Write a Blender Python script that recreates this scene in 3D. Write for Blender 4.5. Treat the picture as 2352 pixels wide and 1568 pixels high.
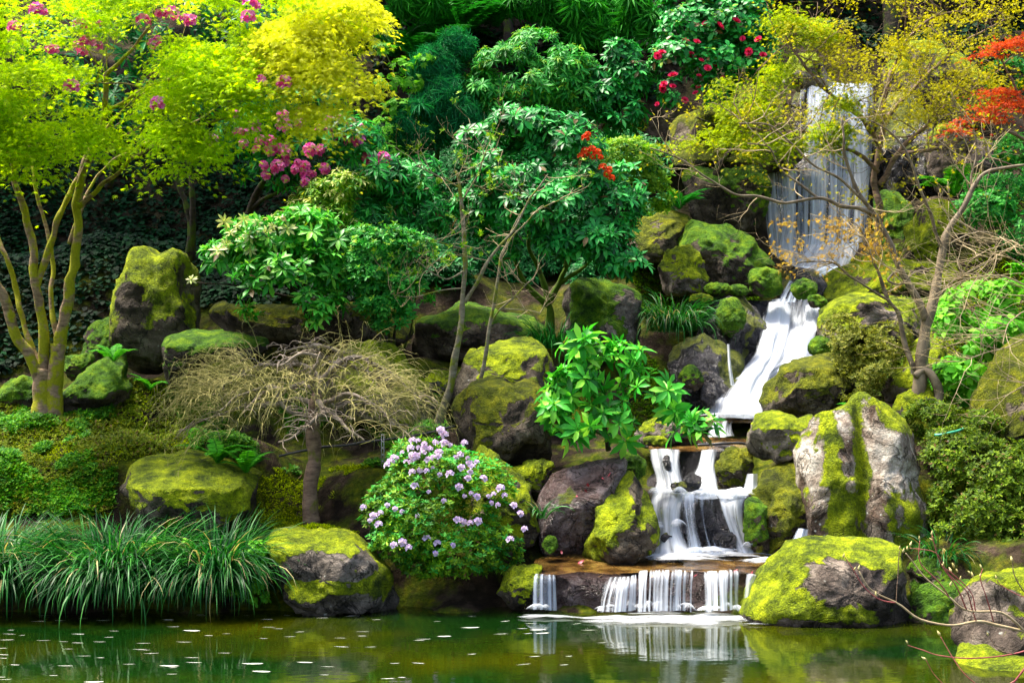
import bpy, math
import numpy as np
from mathutils import Vector

# ------------------------------------------------------------------ camera, sky, sun, exposure
for o in list(bpy.data.objects):
    bpy.data.objects.remove(o)
SC = bpy.context.scene
COL = SC.collection
F, CX, YH, HC = 2839.0, 1176.0, 974.0, 1.8      # focal length in photo pixels, centre column, horizon row, eye height

cam_d = bpy.data.cameras.new('camera')
cam = bpy.data.objects.new('camera', cam_d)
COL.objects.link(cam)
cam.location = (0, 0, HC)
cam.rotation_euler = (math.pi / 2, 0, 0)
cam_d.sensor_width = 36
cam_d.lens = 36 * F / 2352.0
cam_d.shift_y = (YH - 784) / 2352.0
cam_d.clip_start = 0.05
cam_d.clip_end = 500
SC.camera = cam

TO_SUN = np.array([-0.34, 0.10, 0.93])
TO_SUN /= np.linalg.norm(TO_SUN)
world = bpy.data.worlds.new('World')
SC.world = world
world.use_nodes = True
wn = world.node_tree
bg = wn.nodes['Background']
sky = wn.nodes.new('ShaderNodeTexSky')
sky.sky_type = 'NISHITA'
sky.sun_disc = False
sky.sun_elevation = math.asin(TO_SUN[2])
sky.sun_rotation = math.atan2(TO_SUN[0], TO_SUN[1])
sky.air_density = 1.0
sky.dust_density = 5.0
sky.ozone_density = 0.0
wn.links.new(sky.outputs[0], bg.inputs[0])
bg.inputs[1].default_value = 0.05
sun_d = bpy.data.lights.new('sun', 'SUN')
sun_d.energy = 1.5
sun_d.angle = math.radians(14)
sun_d.color = (1.0, 0.93, 0.8)
sun = bpy.data.objects.new('sun', sun_d)
COL.objects.link(sun)
sun.location = (-20, 15, 40)
sun.rotation_euler = Vector(TO_SUN).to_track_quat('Z', 'Y').to_euler()
SC.view_settings.view_transform = 'Standard'
SC.view_settings.look = 'None'
SC.view_settings.gamma = 1
SC.view_settings.exposure = 3.12
SC.cycles.max_bounces = 6
SC.cycles.diffuse_bounces = 3
SC.cycles.glossy_bounces = 3
SC.cycles.transmission_bounces = 4
SC.cycles.transparent_max_bounces = 16
SC.cycles.caustics_reflective = False
SC.cycles.caustics_refractive = False
SC.cycles.use_denoising = True

RNG = np.random.default_rng(7)


# ------------------------------------------------------------------ maths helpers
def P(px, py, d):
    return np.array([(px - CX) / F * d, d, HC - (py - YH) / F * d])


def proj(p):
    p = np.asarray(p)
    return np.stack([CX + p[..., 0] * F / p[..., 1], YH - (p[..., 2] - HC) * F / p[..., 1]], -1)


def unit(v):
    v = np.asarray(v, float)
    return v / np.maximum(np.linalg.norm(v, axis=-1, keepdims=True), 1e-9)


def _hash(ix, iy, iz, seed):
    h = (ix * 374761393 + iy * 668265263 + iz * 2147483647 + seed * 1274126177) & 0xffffffff
    h = ((h ^ (h >> 13)) * 1274126177) & 0xffffffff
    h = ((h ^ (h >> 16)) * 2246822519) & 0xffffffff
    return ((h ^ (h >> 15)) & 0xffffff) / float(0xffffff)


def vnoise(p, seed=0):
    p = np.asarray(p, float)
    i = np.floor(p).astype(np.int64)
    f = p - i
    u = f * f * (3 - 2 * f)
    r = 0
    for a in (0, 1):
        for b in (0, 1):
            for c in (0, 1):
                w = (u[:, 0] if a else 1 - u[:, 0]) * (u[:, 1] if b else 1 - u[:, 1]) * (u[:, 2] if c else 1 - u[:, 2])
                r = r + w * _hash(i[:, 0] + a, i[:, 1] + b, i[:, 2] + c, seed)
    return r * 2 - 1


def fbm(p, seed=0, octv=4, gain=.5):
    r, a = 0, 1.0
    for k in range(octv):
        r = r + a * vnoise(np.asarray(p) * (2.03 ** k), seed + k * 17)
        a *= gain
    return r


def smooth(a, b, x):
    t = np.clip((x - a) / (b - a), 0, 1)
    return t * t * (3 - 2 * t)


def catmull(pts, n, closed=False):
    pts = np.asarray(pts, float)
    m = len(pts)
    if closed:
        seg = np.linalg.norm(np.roll(pts, -1, 0)[:, :2] - pts[:, :2], axis=1)
        s = np.concatenate([[0], np.cumsum(seg)])
        t = np.linspace(0, s[-1], n, endpoint=False)
        k = np.clip(np.searchsorted(s, t, 'right') - 1, 0, m - 1)
        u = ((t - s[k]) / np.maximum(seg[k], 1e-9))[:, None]
        g = lambda j: pts[(k + j) % m]
    else:
        t = np.linspace(0, m - 1, n)
        k = np.clip(t.astype(int), 0, m - 2)
        u = (t - k)[:, None]
        g = lambda j: pts[np.clip(k + j, 0, m - 1)]
    p0, p1, p2, p3 = g(-1), g(0), g(1), g(2)
    return .5 * (2 * p1 + (p2 - p0) * u + (2 * p0 - 5 * p1 + 4 * p2 - p3) * u ** 2 + (3 * p1 - p0 - 3 * p2 + p3) * u ** 3)


def in_poly(q, poly):
    poly = np.asarray(poly, float)
    x, y = q[:, 0], q[:, 1]
    r = np.zeros(len(q), bool)
    j = len(poly) - 1
    for i in range(len(poly)):
        xi, yi = poly[i]
        xj, yj = poly[j]
        with np.errstate(divide='ignore', invalid='ignore'):
            c = ((yi > y) != (yj > y)) & (x < (xj - xi) * (y - yi) / (yj - yi + 1e-12) + xi)
        r ^= c
        j = i
    return r


# ------------------------------------------------------------------ mesh helpers
class MB:
    def __init__(self):
        self.v, self.f, self.n = [], [], 0

    def add(self, v, *faces):
        v = np.asarray(v, float).reshape(-1, 3)
        self.v.append(v)
        for f in faces:
            f = np.asarray(f, int)
            if len(f):
                self.f.append(f + self.n)
        self.n += len(v)


def tag(o, label=None, cat=None, group=None, kind=None):
    for k, val in (('label', label), ('category', cat), ('group', group), ('kind', kind)):
        if val:
            o[k] = val
    return o


def empty(name, loc, label, cat, group=None):
    o = bpy.data.objects.new(name, None)
    COL.objects.link(o)
    o.location = [float(c) for c in loc]
    o.empty_display_size = .1
    return tag(o, label, cat, group)


def build(name, mb, mat, parent=None, smoothed=False, origin=None, attrs=None, uv=None):
    v = np.concatenate(mb.v)
    if origin is None:
        origin = np.array(parent.location) if parent is not None else np.zeros(3)
    me = bpy.data.meshes.new(name)
    me.vertices.add(len(v))
    me.vertices.foreach_set('co', (v - origin).astype(np.float32).ravel())
    idx = np.concatenate([f.ravel() for f in mb.f])
    cnt = np.concatenate([np.full(len(f), f.shape[1]) for f in mb.f])
    me.loops.add(len(idx))
    me.loops.foreach_set('vertex_index', idx.astype(np.int32))
    me.polygons.add(len(cnt))
    st = np.concatenate([[0], np.cumsum(cnt)[:-1]])
    me.polygons.foreach_set('loop_start', st.astype(np.int32))
    me.update(calc_edges=True)
    if smoothed:
        me.polygons.foreach_set('use_smooth', np.ones(len(cnt), bool))
    for k, a in (attrs or {}).items():
        at = me.attributes.new(k, 'FLOAT', 'POINT')
        at.data.foreach_set('value', np.asarray(a, np.float32))
    if uv is not None:
        l = me.uv_layers.new(name='UVMap')
        l.data.foreach_set('uv', uv[idx].astype(np.float32).ravel())
    me.materials.append(mat)
    o = bpy.data.objects.new(name, me)
    COL.objects.link(o)
    if parent is not None:
        o.parent = parent
        o.location = [float(c) for c in (origin - np.array(parent.location))] if False else (0, 0, 0)
    else:
        o.location = [float(c) for c in origin]
    return o


def child_copy(src, parent, loc, rot=(0, 0, 0), s=1.0):
    c = src.copy()
    COL.objects.link(c)
    c.parent = parent
    c.location = [float(a) for a in (np.asarray(loc) - np.array(parent.location))]
    c.rotation_euler = rot
    c.scale = (s, s, s)
    return c


def frames(axis, up):
    """columns: x, y = leaf axis, z = leaf normal"""
    y = unit(axis)
    x = np.cross(y, up)
    bad = np.linalg.norm(x, axis=1) < 1e-4
    x[bad] = np.cross(y[bad], np.array([1., .1, 0]))
    x = unit(x)
    z = np.cross(x, y)
    return np.stack([x, y, z], -1)


def inst(mb, tv, tf, pos, R, s):
    n, k = len(pos), len(tv)
    if n == 0:
        return
    s = np.asarray(s, float).reshape(-1, 1, 1) * np.ones((n, 1, 1))
    v = pos[:, None, :] + s * np.einsum('nij,kj->nki', R, tv)
    off = (np.arange(n) * k)[:, None, None]
    mb.add(v.reshape(-1, 3), *[(f[None] + off).reshape(-1, f.shape[1]) for f in tf])


def tube(mb, pts, rad, sides=6, n=None, wob=0):
    pts = np.asarray(pts, float)
    rad = np.asarray(rad, float) * np.ones(len(pts))
    if n:
        q = catmull(np.c_[pts, rad], n)
        pts, rad = q[:, :3], q[:, 3]
    if wob:
        pts = pts + wob * np.stack([fbm(pts * 3 + 11.3, 5, 2), fbm(pts * 3 + 3.7, 9, 2), fbm(pts * 3 + 7.1, 13, 2)], -1)
        rad = rad * (1 + .18 * fbm(pts * 9, 3, 2))
    t = unit(np.gradient(pts, axis=0))
    ref = np.array([.31, .88, .36])
    x = unit(np.cross(t, ref))
    y = np.cross(t, x)
    a = np.linspace(0, 2 * np.pi, sides, endpoint=False)
    ring = pts[:, None] + rad[:, None, None] * (np.cos(a)[None, :, None] * x[:, None] + np.sin(a)[None, :, None] * y[:, None])
    m = len(pts)
    i = np.arange(m - 1)[:, None] * sides
    j = np.arange(sides)[None]
    k = (j + 1) % sides
    q = np.stack([i + j, i + k, i + sides + k, i + sides + j], -1).reshape(-1, 4)
    mb.add(ring.reshape(-1, 3), q, [[0 + s for s in range(sides)][::-1]] if sides > 2 else [],
           [[(m - 1) * sides + s for s in range(sides)]])


def rot_to(axis, rng, spin=True):
    """random frames whose z is the given axis"""
    z = unit(axis)
    r = unit(rng.normal(size=z.shape))
    x = unit(np.cross(r, z))
    y = np.cross(z, x)
    return np.stack([x, y, z], -1)


# ------------------------------------------------------------------ leaf templates (y = along, z = normal)
def t_rhomb(w=.25, fold=.06, mid=.45):
    return np.array([[0, 0, 0], [w, mid, fold], [0, 1, -.05], [-w, mid, fold]]), [np.array([[0, 1, 2], [0, 2, 3]])]


def t_leaf(w=.17, droop=.2, fold=.05):
    v = [[0, 0, 0]]
    for y, ww in ((.32, .8), (.66, 1.0)):
        z = -droop * y * y
        v += [[-w * ww, y, z + fold], [0, y, z], [w * ww, y, z + fold]]
    v.append([0, 1, -droop * 1.05])
    v = np.array(v, float)
    return v, [np.array([[0, 2, 1], [0, 3, 2], [4, 5, 7], [5, 6, 7]]), np.array([[1, 2, 5, 4], [2, 3, 6, 5]])]


def merge(parts):
    V, Fs, n = [], {}, 0
    for v, fs in parts:
        V.append(v)
        for f in fs:
            Fs.setdefault(f.shape[1], []).append(f + n)
        n += len(v)
    return np.concatenate(V), [np.concatenate(x) for x in Fs.values()]


def rotz(v, a):
    c, s = math.cos(a), math.sin(a)
    return v @ np.array([[c, -s, 0], [s, c, 0], [0, 0, 1]]).T


def rotx(v, a):
    c, s = math.cos(a), math.sin(a)
    return v @ np.array([[1, 0, 0], [0, c, -s], [0, s, c]]).T


def t_whorl(seed, n=8, w=.17, inner=3, elev=.1):
    r = np.random.default_rng(seed)
    parts = []
    for k in range(n):
        v, f = t_leaf(w * r.uniform(.85, 1.15), r.uniform(.1, .45))
        v = v * r.uniform(.75, 1.1) + np.array([0, .06, 0])
        parts.append((rotz(rotx(v, elev + r.uniform(-.35, .3)), 2 * math.pi * (k + r.uniform(-.25, .25)) / n), f))
    for k in range(inner):
        v, f = t_leaf(w * .8, .1)
        v = v * r.uniform(.4, .65) + np.array([0, .02, 0])
        parts.append((rotz(rotx(v, r.uniform(.6, 1.1)), r.uniform(0, 6.28)), f))
    return merge(parts)


def t_mini(seed, n=6):
    r = np.random.default_rng(seed)
    parts = []
    for k in range(n):
        v, f = t_rhomb(.2, .05, .55)
        parts.append((rotz(rotx(v * r.uniform(.7, 1.1), r.uniform(0, .9)), 2 * math.pi * (k + r.uniform(-.3, .3)) / n), f))
    return merge(parts)


def t_palm(n=5, w=.13):
    parts = []
    for k in range(n):
        a = (k - (n - 1) / 2) * 1.15 / (n - 1) * 2.2
        v, f = t_rhomb(w, .03, .5)
        v = v * (1 - .28 * abs(a)) - np.array([0, 0, 0])
        parts.append((rotz(rotx(v, -.18), a), f))
    return merge(parts)


def t_flower(r, cup=.5, w=.42):
    parts = []
    for k in range(5):
        v = np.array([[0, 0, 0], [w, .62, .05], [w * .45, 1, .0], [-w * .45, 1.02, -.03], [-w, .6, .05]], float)
        parts.append((rotz(rotx(v, cup + r.uniform(-.12, .12)), 2 * math.pi * k / 5 + r.uniform(-.1, .1)), [np.array([[0, 1, 2, 3, 4]])]))
    return merge(parts)


def t_truss(seed, n=11, size=.5, spread=1.0, cup=.5):
    r = np.random.default_rng(seed)
    parts = []
    for k in range(n):
        v, f = t_flower(r, cup)
        ph = 2.4 * k
        th = spread * 1.45 * math.sqrt((k + .5) / n)
        v = rotx(rotz(v * size * r.uniform(.85, 1.1), r.uniform(0, 6)), -th)
        v = v + np.array([0, math.sin(th), math.cos(th)]) * .62
        parts.append((rotz(v, ph), f))
    return merge(parts)


def t_camellia(seed):
    r = np.random.default_rng(seed)
    parts = []
    for ring, (cnt, el, ln) in enumerate(((7, .25, 1), (6, .6, .85), (5, .95, .7), (4, 1.3, .5))):
        for k in range(cnt):
            v = np.array([[0, 0, 0], [.4, .5, .08], [.25, .95, .12], [-.25, .95, .12], [-.4, .5, .08]], float) * ln
            parts.append((rotz(rotx(v, el), 2 * math.pi * (k + .5 * (ring % 2)) / cnt + r.uniform(-.1, .1)), [np.array([[0, 1, 2, 3, 4]])]))
    return merge(parts)


WHORLS = [t_whorl(s, n) for s, n in ((1, 8), (2, 7), (3, 9))]
WHORLS_NARROW = [t_whorl(s, n, .12, 2) for s, n in ((4, 9), (5, 8))]
MINIS = [t_mini(s, n) for s, n in ((1, 6), (2, 5), (3, 7))]
PALM = t_palm()
PALM7 = t_palm(7, .075)
RHOMB = t_rhomb()
OVAL = t_leaf(.26, .15)
NEEDLE = t_rhomb(.04, .0)


# ------------------------------------------------------------------ materials
def newmat(name):
    m = bpy.data.materials.new(name)
    m.use_nodes = True
    nt = m.node_tree
    nt.nodes.clear()
    out = nt.nodes.new('ShaderNodeOutputMaterial')
    return m, nt, out


def N(nt, typ, **kw):
    n = nt.nodes.new(typ)
    for k, v in kw.items():
        if k.startswith('i_'):
            key = k[2:]
            n.inputs[int(key) if key.isdigit() else key].default_value = v
        else:
            setattr(n, k, v)
    return n


def ramp(nt, src, stops, interp='LINEAR'):
    r = nt.nodes.new('ShaderNodeValToRGB')
    r.color_ramp.interpolation = interp
    e = r.color_ramp.elements
    while len(e) < len(stops):
        e.new(.5)
    for k, (p, c) in enumerate(stops):
        e[k].position = p
        e[k].color = (*c, 1) if hasattr(c, '__len__') else (c, c, c, 1)
    nt.links.new(src, r.inputs[0])
    return r.outputs[0]


def mixc(nt, fac, a, b, mode='MIX'):
    m = nt.nodes.new('ShaderNodeMix')
    m.data_type = 'RGBA'
    m.blend_type = mode
    for sock, val in ((m.inputs[0], fac), (m.inputs[6], a), (m.inputs[7], b)):
        if hasattr(val, 'is_linked'):
            nt.links.new(val, sock)
        else:
            sock.default_value = (*val, 1) if hasattr(val, '__len__') else val
    return m.outputs[2]


def math_(nt, op, a, b=0.0, clamp=False):
    m = nt.nodes.new('ShaderNodeMath')
    m.operation = op
    m.use_clamp = clamp
    for s, v in ((m.inputs[0], a), (m.inputs[1], b)):
        if hasattr(v, 'is_linked'):
            nt.links.new(v, s)
        else:
            s.default_value = v
    return m.outputs[0]


def noise(nt, scale, detail=4, rough=.55, vec=None, dist=0):
    n = N(nt, 'ShaderNodeTexNoise')
    n.inputs['Scale'].default_value = scale
    n.inputs['Detail'].default_value = detail
    n.inputs['Roughness'].default_value = rough
    n.inputs['Distortion'].default_value = dist
    if vec is not None:
        nt.links.new(vec, n.inputs['Vector'])
    return n.outputs[0]


def pos(nt):
    return N(nt, 'ShaderNodeNewGeometry').outputs['Position']


def bump(nt, h, dist, strength=1.0):
    b = N(nt, 'ShaderNodeBump')
    b.inputs['Strength'].default_value = strength
    b.inputs['Distance'].default_value = dist
    nt.links.new(h, b.inputs['Height'])
    return b.outputs[0]


def leafmat(name, cols, trans=.35, rough=.42, spec=.35, patch=.35, dead=0, dcol=(.16, .10, .03)):
    """per-leaf colour variation, waxy face, light shining through"""
    m, nt, out = newmat(name)
    g = N(nt, 'ShaderNodeNewGeometry')
    n = len(cols)
    c = ramp(nt, g.outputs['Random Per Island'], ([(0, dcol), (dead, dcol)] if dead else []) + [((dead + .01) * (dead > 0) + (1 - dead - .01 * (dead > 0)) * k / max(1, n - 1), cc) for k, cc in enumerate(cols)])
    v = ramp(nt, noise(nt, 2.2, 3, .5, g.outputs['Position']), [(.3, 1 - patch), (.7, 1 + patch * .6)])
    c = mixc(nt, 1.0, c, v, 'MULTIPLY')
    p = N(nt, 'ShaderNodeBsdfPrincipled')
    nt.links.new(c, p.inputs['Base Color'])
    p.inputs['Roughness'].default_value = rough + .12
    p.inputs['Specular IOR Level'].default_value = spec * .45
    t = N(nt, 'ShaderNodeBsdfTranslucent')
    nt.links.new(mixc(nt, 1.0, c, (1.25, 1.2, .6), 'MULTIPLY'), t.inputs[0])
    mx = N(nt, 'ShaderNodeMixShader', i_0=trans)
    nt.links.new(p.outputs[0], mx.inputs[1])
    nt.links.new(t.outputs[0], mx.inputs[2])
    nt.links.new(mx.outputs[0], out.inputs[0])
    return m


def plain(name, cols, rough=.6, scale=8, spec=.4, bmp=.004, metal=0):
    m, nt, out = newmat(name)
    ps = pos(nt)
    c = ramp(nt, noise(nt, scale, 5, .6, ps), [(.3, cols[0]), (.7, cols[-1])])
    p = N(nt, 'ShaderNodeBsdfPrincipled', i_Metallic=metal)
    nt.links.new(c, p.inputs['Base Color'])
    p.inputs['Roughness'].default_value = rough
    p.inputs['Specular IOR Level'].default_value = spec
    if bmp:
        nt.links.new(bump(nt, noise(nt, scale * 6, 5, .65, ps), bmp), p.inputs['Normal'])
    nt.links.new(p.outputs[0], out.inputs[0])
    return m


def barkmat(name, c1, c2, mosscol=None, amount=.5):
    m, nt, out = newmat(name)
    g = N(nt, 'ShaderNodeNewGeometry')
    mp = N(nt, 'ShaderNodeMapping')
    mp.inputs['Scale'].default_value = (1, 1, 3)
    nt.links.new(g.outputs['Position'], mp.inputs[0])
    n1 = noise(nt, 9, 6, .65, mp.outputs[0])
    c = ramp(nt, n1, [(.32, c1), (.68, c2)])
    if mosscol:
        mk = ramp(nt, noise(nt, 4.5, 5, .6, g.outputs['Position']), [(.62 - amount * .35, 0.0), (.70 - amount * .35, 1.0)])
        mc = mixc(nt, noise(nt, 40, 3, .6, g.outputs['Position']), tuple(.45 * x for x in mosscol), tuple(1.5 * x for x in mosscol))
        c = mixc(nt, mk, c, mc)
    p = N(nt, 'ShaderNodeBsdfPrincipled', i_Roughness=.8)
    p.inputs['Specular IOR Level'].default_value = .2
    nt.links.new(c, p.inputs['Base Color'])
    nt.links.new(bump(nt, noise(nt, 30, 5, .7, mp.outputs[0]), .012), p.inputs['Normal'])
    nt.links.new(p.outputs[0], out.inputs[0])
    return m


def stonemat(name, cols, mosscols, rough=.85, lichen=.5, spec=.25, lcol=(.5, .52, .46)):
    m, nt, out = newmat(name)
    ps = pos(nt)
    big = noise(nt, 2.3, 8, .65, ps, .6)
    n = len(cols)
    c = ramp(nt, big, [(.40 + .22 * k / (n - 1), cc) for k, cc in enumerate(cols)])
    grain = ramp(nt, noise(nt, 60, 4, .7, ps), [(.3, .6), (.7, 1.25)])
    c = mixc(nt, 1.0, c, grain, 'MULTIPLY')
    vo = N(nt, 'ShaderNodeTexVoronoi', feature='F1')
    vo.inputs['Scale'].default_value = 13
    nt.links.new(ps, vo.inputs['Vector'])
    lm = math_(nt, 'MULTIPLY', ramp(nt, math_(nt, 'ADD', vo.outputs['Distance'], math_(nt, 'MULTIPLY', noise(nt, 30, 3, .6, ps), .35)), [(.24, 1.0), (.36, 0.0)]),
               ramp(nt, noise(nt, 3.1, 4, .6, ps), [(.62 - lichen * .2, 0.0), (.72 - lichen * .2, 1.0)]))
    c = mixc(nt, math_(nt, 'MULTIPLY', lm, .85), c, lcol)
    cn = math_(nt, 'ABSOLUTE', math_(nt, 'SUBTRACT', noise(nt, 2.6, 5, .6, ps, .8), .5))
    crack = ramp(nt, cn, [(.0, .25), (.018, 1.0)])
    c = mixc(nt, 1.0, c, crack, 'MULTIPLY')
    at = N(nt, 'ShaderNodeAttribute', attribute_name='moss')
    edge = math_(nt, 'ADD', at.outputs['Fac'], math_(nt, 'MULTIPLY', math_(nt, 'SUBTRACT', noise(nt, 20, 7, .75, ps), .5), 1.5))
    mk = ramp(nt, edge, [(.36, 0.0), (.66, 1.0)])
    mc = ramp(nt, noise(nt, 5, 6, .72, ps), [(.36, mosscols[0]), (.5, mosscols[1]), (.66, mosscols[2])])
    mc = mixc(nt, 1.0, mc, ramp(nt, noise(nt, 75, 3, .7, ps), [(.3, .45), (.7, 1.35)]), 'MULTIPLY')
    c = mixc(nt, mk, c, mc)
    p = N(nt, 'ShaderNodeBsdfPrincipled')
    nt.links.new(c, p.inputs['Base Color'])
    rr = ramp(nt, mk, [(0, rough), (1, .95)])
    nt.links.new(rr, p.inputs['Roughness'])
    p.inputs['Specular IOR Level'].default_value = spec
    hgt = math_(nt, 'ADD', math_(nt, 'MULTIPLY', noise(nt, 7, 9, .68, ps), 1.0), math_(nt, 'MULTIPLY', math_(nt, 'MULTIPLY', noise(nt, 55, 4, .7, ps), mk), .35))
    hgt = math_(nt, 'ADD', hgt, math_(nt, 'MULTIPLY', crack, .25))
    nt.links.new(bump(nt, hgt, .13, 1.0), p.inputs['Normal'])
    nt.links.new(p.outputs[0], out.inputs[0])
    return m


MOSS_Y = [(.04, .07, .001), (.20, .27, .001), (.46, .54, .002)]
MOSS_G = [(.015, .055, .002), (.07, .18, .002), (.20, .33, .003)]
MOSS_O = [(.03, .04, .002), (.11, .135, .002), (.26, .27, .003)]
GREY = [(.05, .042, .034), (.16, .135, .11), (.36, .31, .26)]
BROWN = [(.03, .022, .015), (.085, .065, .045), (.17, .14, .10)]
PURPLE = [(.035, .026, .02), (.13, .10, .08), (.28, .23, .185)]
PALE = [(.10, .065, .045), (.33, .275, .22), (.68, .63, .54)]
WET = [(.006, .006, .008), (.03, .026, .03), (.085, .075, .08)]
ST = {
    'grey_y': stonemat('grey stone with yellow moss', GREY, MOSS_Y),
    'grey_g': stonemat('grey stone with green moss', GREY, MOSS_G),
    'brown_y': stonemat('brown stone with yellow moss', BROWN, MOSS_Y, lichen=.2),
    'brown_o': stonemat('brown stone with olive moss', BROWN, MOSS_O, lichen=.3),
    'brown_g': stonemat('brown stone with green moss', BROWN, MOSS_G, lichen=.1),
    'purple_y': stonemat('purple grey stone with moss', PURPLE, MOSS_Y, lichen=.35),
    'pale_y': stonemat('pale stone with lichen', PALE, MOSS_Y, lichen=1.0, lcol=(.75, .77, .68)),
    'wet': stonemat('wet dark stone', WET, MOSS_O, rough=.22, lichen=-.6, spec=.6),
    'wetred': stonemat('wet reddish stone', [(.03, .012, .014), (.10, .06, .055), (.2, .15, .15)], MOSS_O, rough=.25, lichen=-.6, spec=.6),
    'wetgold': stonemat('wet golden brown stone', [(.03, .018, .004), (.13, .08, .016), (.28, .2, .07)], MOSS_O, rough=.2, lichen=-.6, spec=.6),
}
TUFT = {
    'y': leafmat('yellow moss tufts', [(.07, .12, .001), (.24, .34, .001), (.48, .56, .003)], .3, .7, .1, .5),
    'g': leafmat('green moss tufts', [(.02, .09, .003), (.08, .2, .004), (.2, .32, .006)], .3, .7, .1, .5),
    'o': leafmat('olive moss tufts', [(.04, .045, .003), (.11, .12, .003), (.22, .21, .004)], .3, .7, .1, .5),
}


# ------------------------------------------------------------------ ground
ANCH = [(-400, 1400, 11.7), (0, 1405, 11.7), (300, 1405, 11.75), (600, 1400, 11.8), (900, 1400, 12.0), (1200, 1400, 11.9), (1500, 1402, 11.7), (1800, 1402, 11.4),
        (2100, 1415, 11.2), (2300, 1450, 10.2), (2450, 1560, 8.9), (2700, 1590, 8.3),
        (-300, 1180, 12.5), (0, 1190, 12.4), (300, 1200, 12.6), (600, 1210, 12.7), (715, 1192, 12.95), (850, 1250, 12.6),
        (0, 1020, 13.8), (105, 950, 14.6), (300, 1000, 13.9), (500, 990, 14.0), (850, 1060, 13.6), (1010, 965, 14.2), (1000, 1040, 13.7), (1150, 1060, 13.6),
        (0, 880, 15.8), (330, 850, 15.7), (600, 820, 15.8), (900, 800, 16.2), (1260, 745, 16.7), (1100, 830, 15.8), (-300, 860, 16), (-300, 500, 20),
        (0, 600, 18.5), (300, 560, 18.6), (700, 600, 18.2), (1000, 600, 18.4), (1350, 640, 18.2),
        (0, 300, 22.5), (400, 300, 22.2), (800, 300, 21.6), (1200, 320, 21.2), (1500, 330, 20.8), (-300, 200, 24),
        (0, 60, 26), (500, 60, 26), (1000, 60, 25.5), (1400, 60, 25), (1700, 60, 25),
        (1350, 1290, 12.6), (1600, 1300, 12.8), (1500, 1110, 13.8), (1620, 1040, 14.3), (1400, 1000, 14.4), (1450, 860, 15.8), (1640, 985, 15.3), (1700, 900, 16.4), (1800, 730, 17.9),
        (1560, 700, 17.6), (1500, 500, 19), (1850, 640, 19.6), (1700, 560, 19.4), (1900, 560, 20.9), (1680, 420, 20.2), (1650, 300, 21.2), (1950, 560, 21), (1900, 170, 22.6), (1900, 60, 25),
        (2000, 1000, 14.2), (1950, 880, 15.4), (2110, 920, 14.0), (2250, 1210, 12.2), (2450, 1150, 12.0), (2350, 950, 13.9), (2600, 900, 14), (2250, 760, 16), (2050, 680, 17.4), (2250, 560, 18.2),
        (2150, 450, 19.6), (2350, 400, 19.6), (2250, 250, 21.6), (2200, 80, 25), (2700, 300, 21), (2700, 60, 25)]
AP = np.array([P(*a) for a in ANCH])
AP[:, 2] -= .10
_far = []
for x in np.linspace(-26, 26, 9):
    _far += [(x, 31, 14.5), (x, 40, 18.5), (x, 58, 21)]
for x in (-26, -18, -12, 12, 18, 26):
    _far += [(x, 14, 2.0), (x, 18, 4.2), (x, 22, 7.2), (x, 26, 10.5)]
AP = np.concatenate([AP, np.array(_far, float)])


def ground(x, y):
    x, y = np.asarray(x, float), np.asarray(y, float)
    sh = x.shape
    q = np.stack([x.ravel(), y.ravel()], -1)
    z = np.zeros(len(q))
    for s in range(0, len(q), 4000):
        c = q[s:s + 4000]
        d2 = ((c[:, None, :] - AP[None, :, :2]) ** 2).sum(-1) + .02
        w = d2 ** -1.75
        z[s:s + 4000] = (w * AP[None, :, 2]).sum(1) / w.sum(1)
    bank = 11.85 - .35 * smooth(2.0, 6, q[:, 0]) - 2.2 * smooth(3.2, 5.2, q[:, 0])
    z = np.where(q[:, 1] < bank, z + (-.7 - z) * smooth(0, .45, bank - q[:, 1]), z)
    n3 = np.c_[q, np.zeros(len(q))]
    z = z + np.where(q[:, 1] > bank, 1, .2) * (.05 * fbm(n3 * 2.2, 3, 4) + .04 * fbm(n3 * .8, 8, 2))
    far = q[:, 1] < 3
    z = np.where(far, np.maximum(z, -.7 + 1.0 * smooth(2.0, -.5, q[:, 1])), z)
    return z.reshape(sh)


m, nt, out = newmat('forest floor')
ps = pos(nt)
c = ramp(nt, noise(nt, 3, 7, .65, ps), [(.36, (.006, .004, .0025)), (.5, (.022, .015, .009)), (.64, (.07, .05, .034))])
mk = ramp(nt, noise(nt, 1.6, 6, .65, ps), [(.44, 0.0), (.56, 1.0)])
mc = ramp(nt, noise(nt, 9, 5, .7, ps), [(.3, (.015, .03, .002)), (.5, (.06, .085, .003)), (.72, (.17, .17, .004))])
sepz = N(nt, 'ShaderNodeSeparateXYZ')
nt.links.new(ps, sepz.inputs[0])
low = ramp(nt, math_(nt, 'MULTIPLY', sepz.outputs[2], .1), [(.28, 1.0), (.5, .12)])
c = mixc(nt, math_(nt, 'MULTIPLY', mk, low), c, mc)
p = N(nt, 'ShaderNodeBsdfPrincipled', i_Roughness=.95)
p.inputs['Specular IOR Level'].default_value = .1
nt.links.new(c, p.inputs['Base Color'])
nt.links.new(bump(nt, noise(nt, 25, 6, .7, ps), .05), p.inputs['Normal'])
nt.links.new(p.outputs[0], out.inputs[0])
M_GROUND = m

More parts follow.
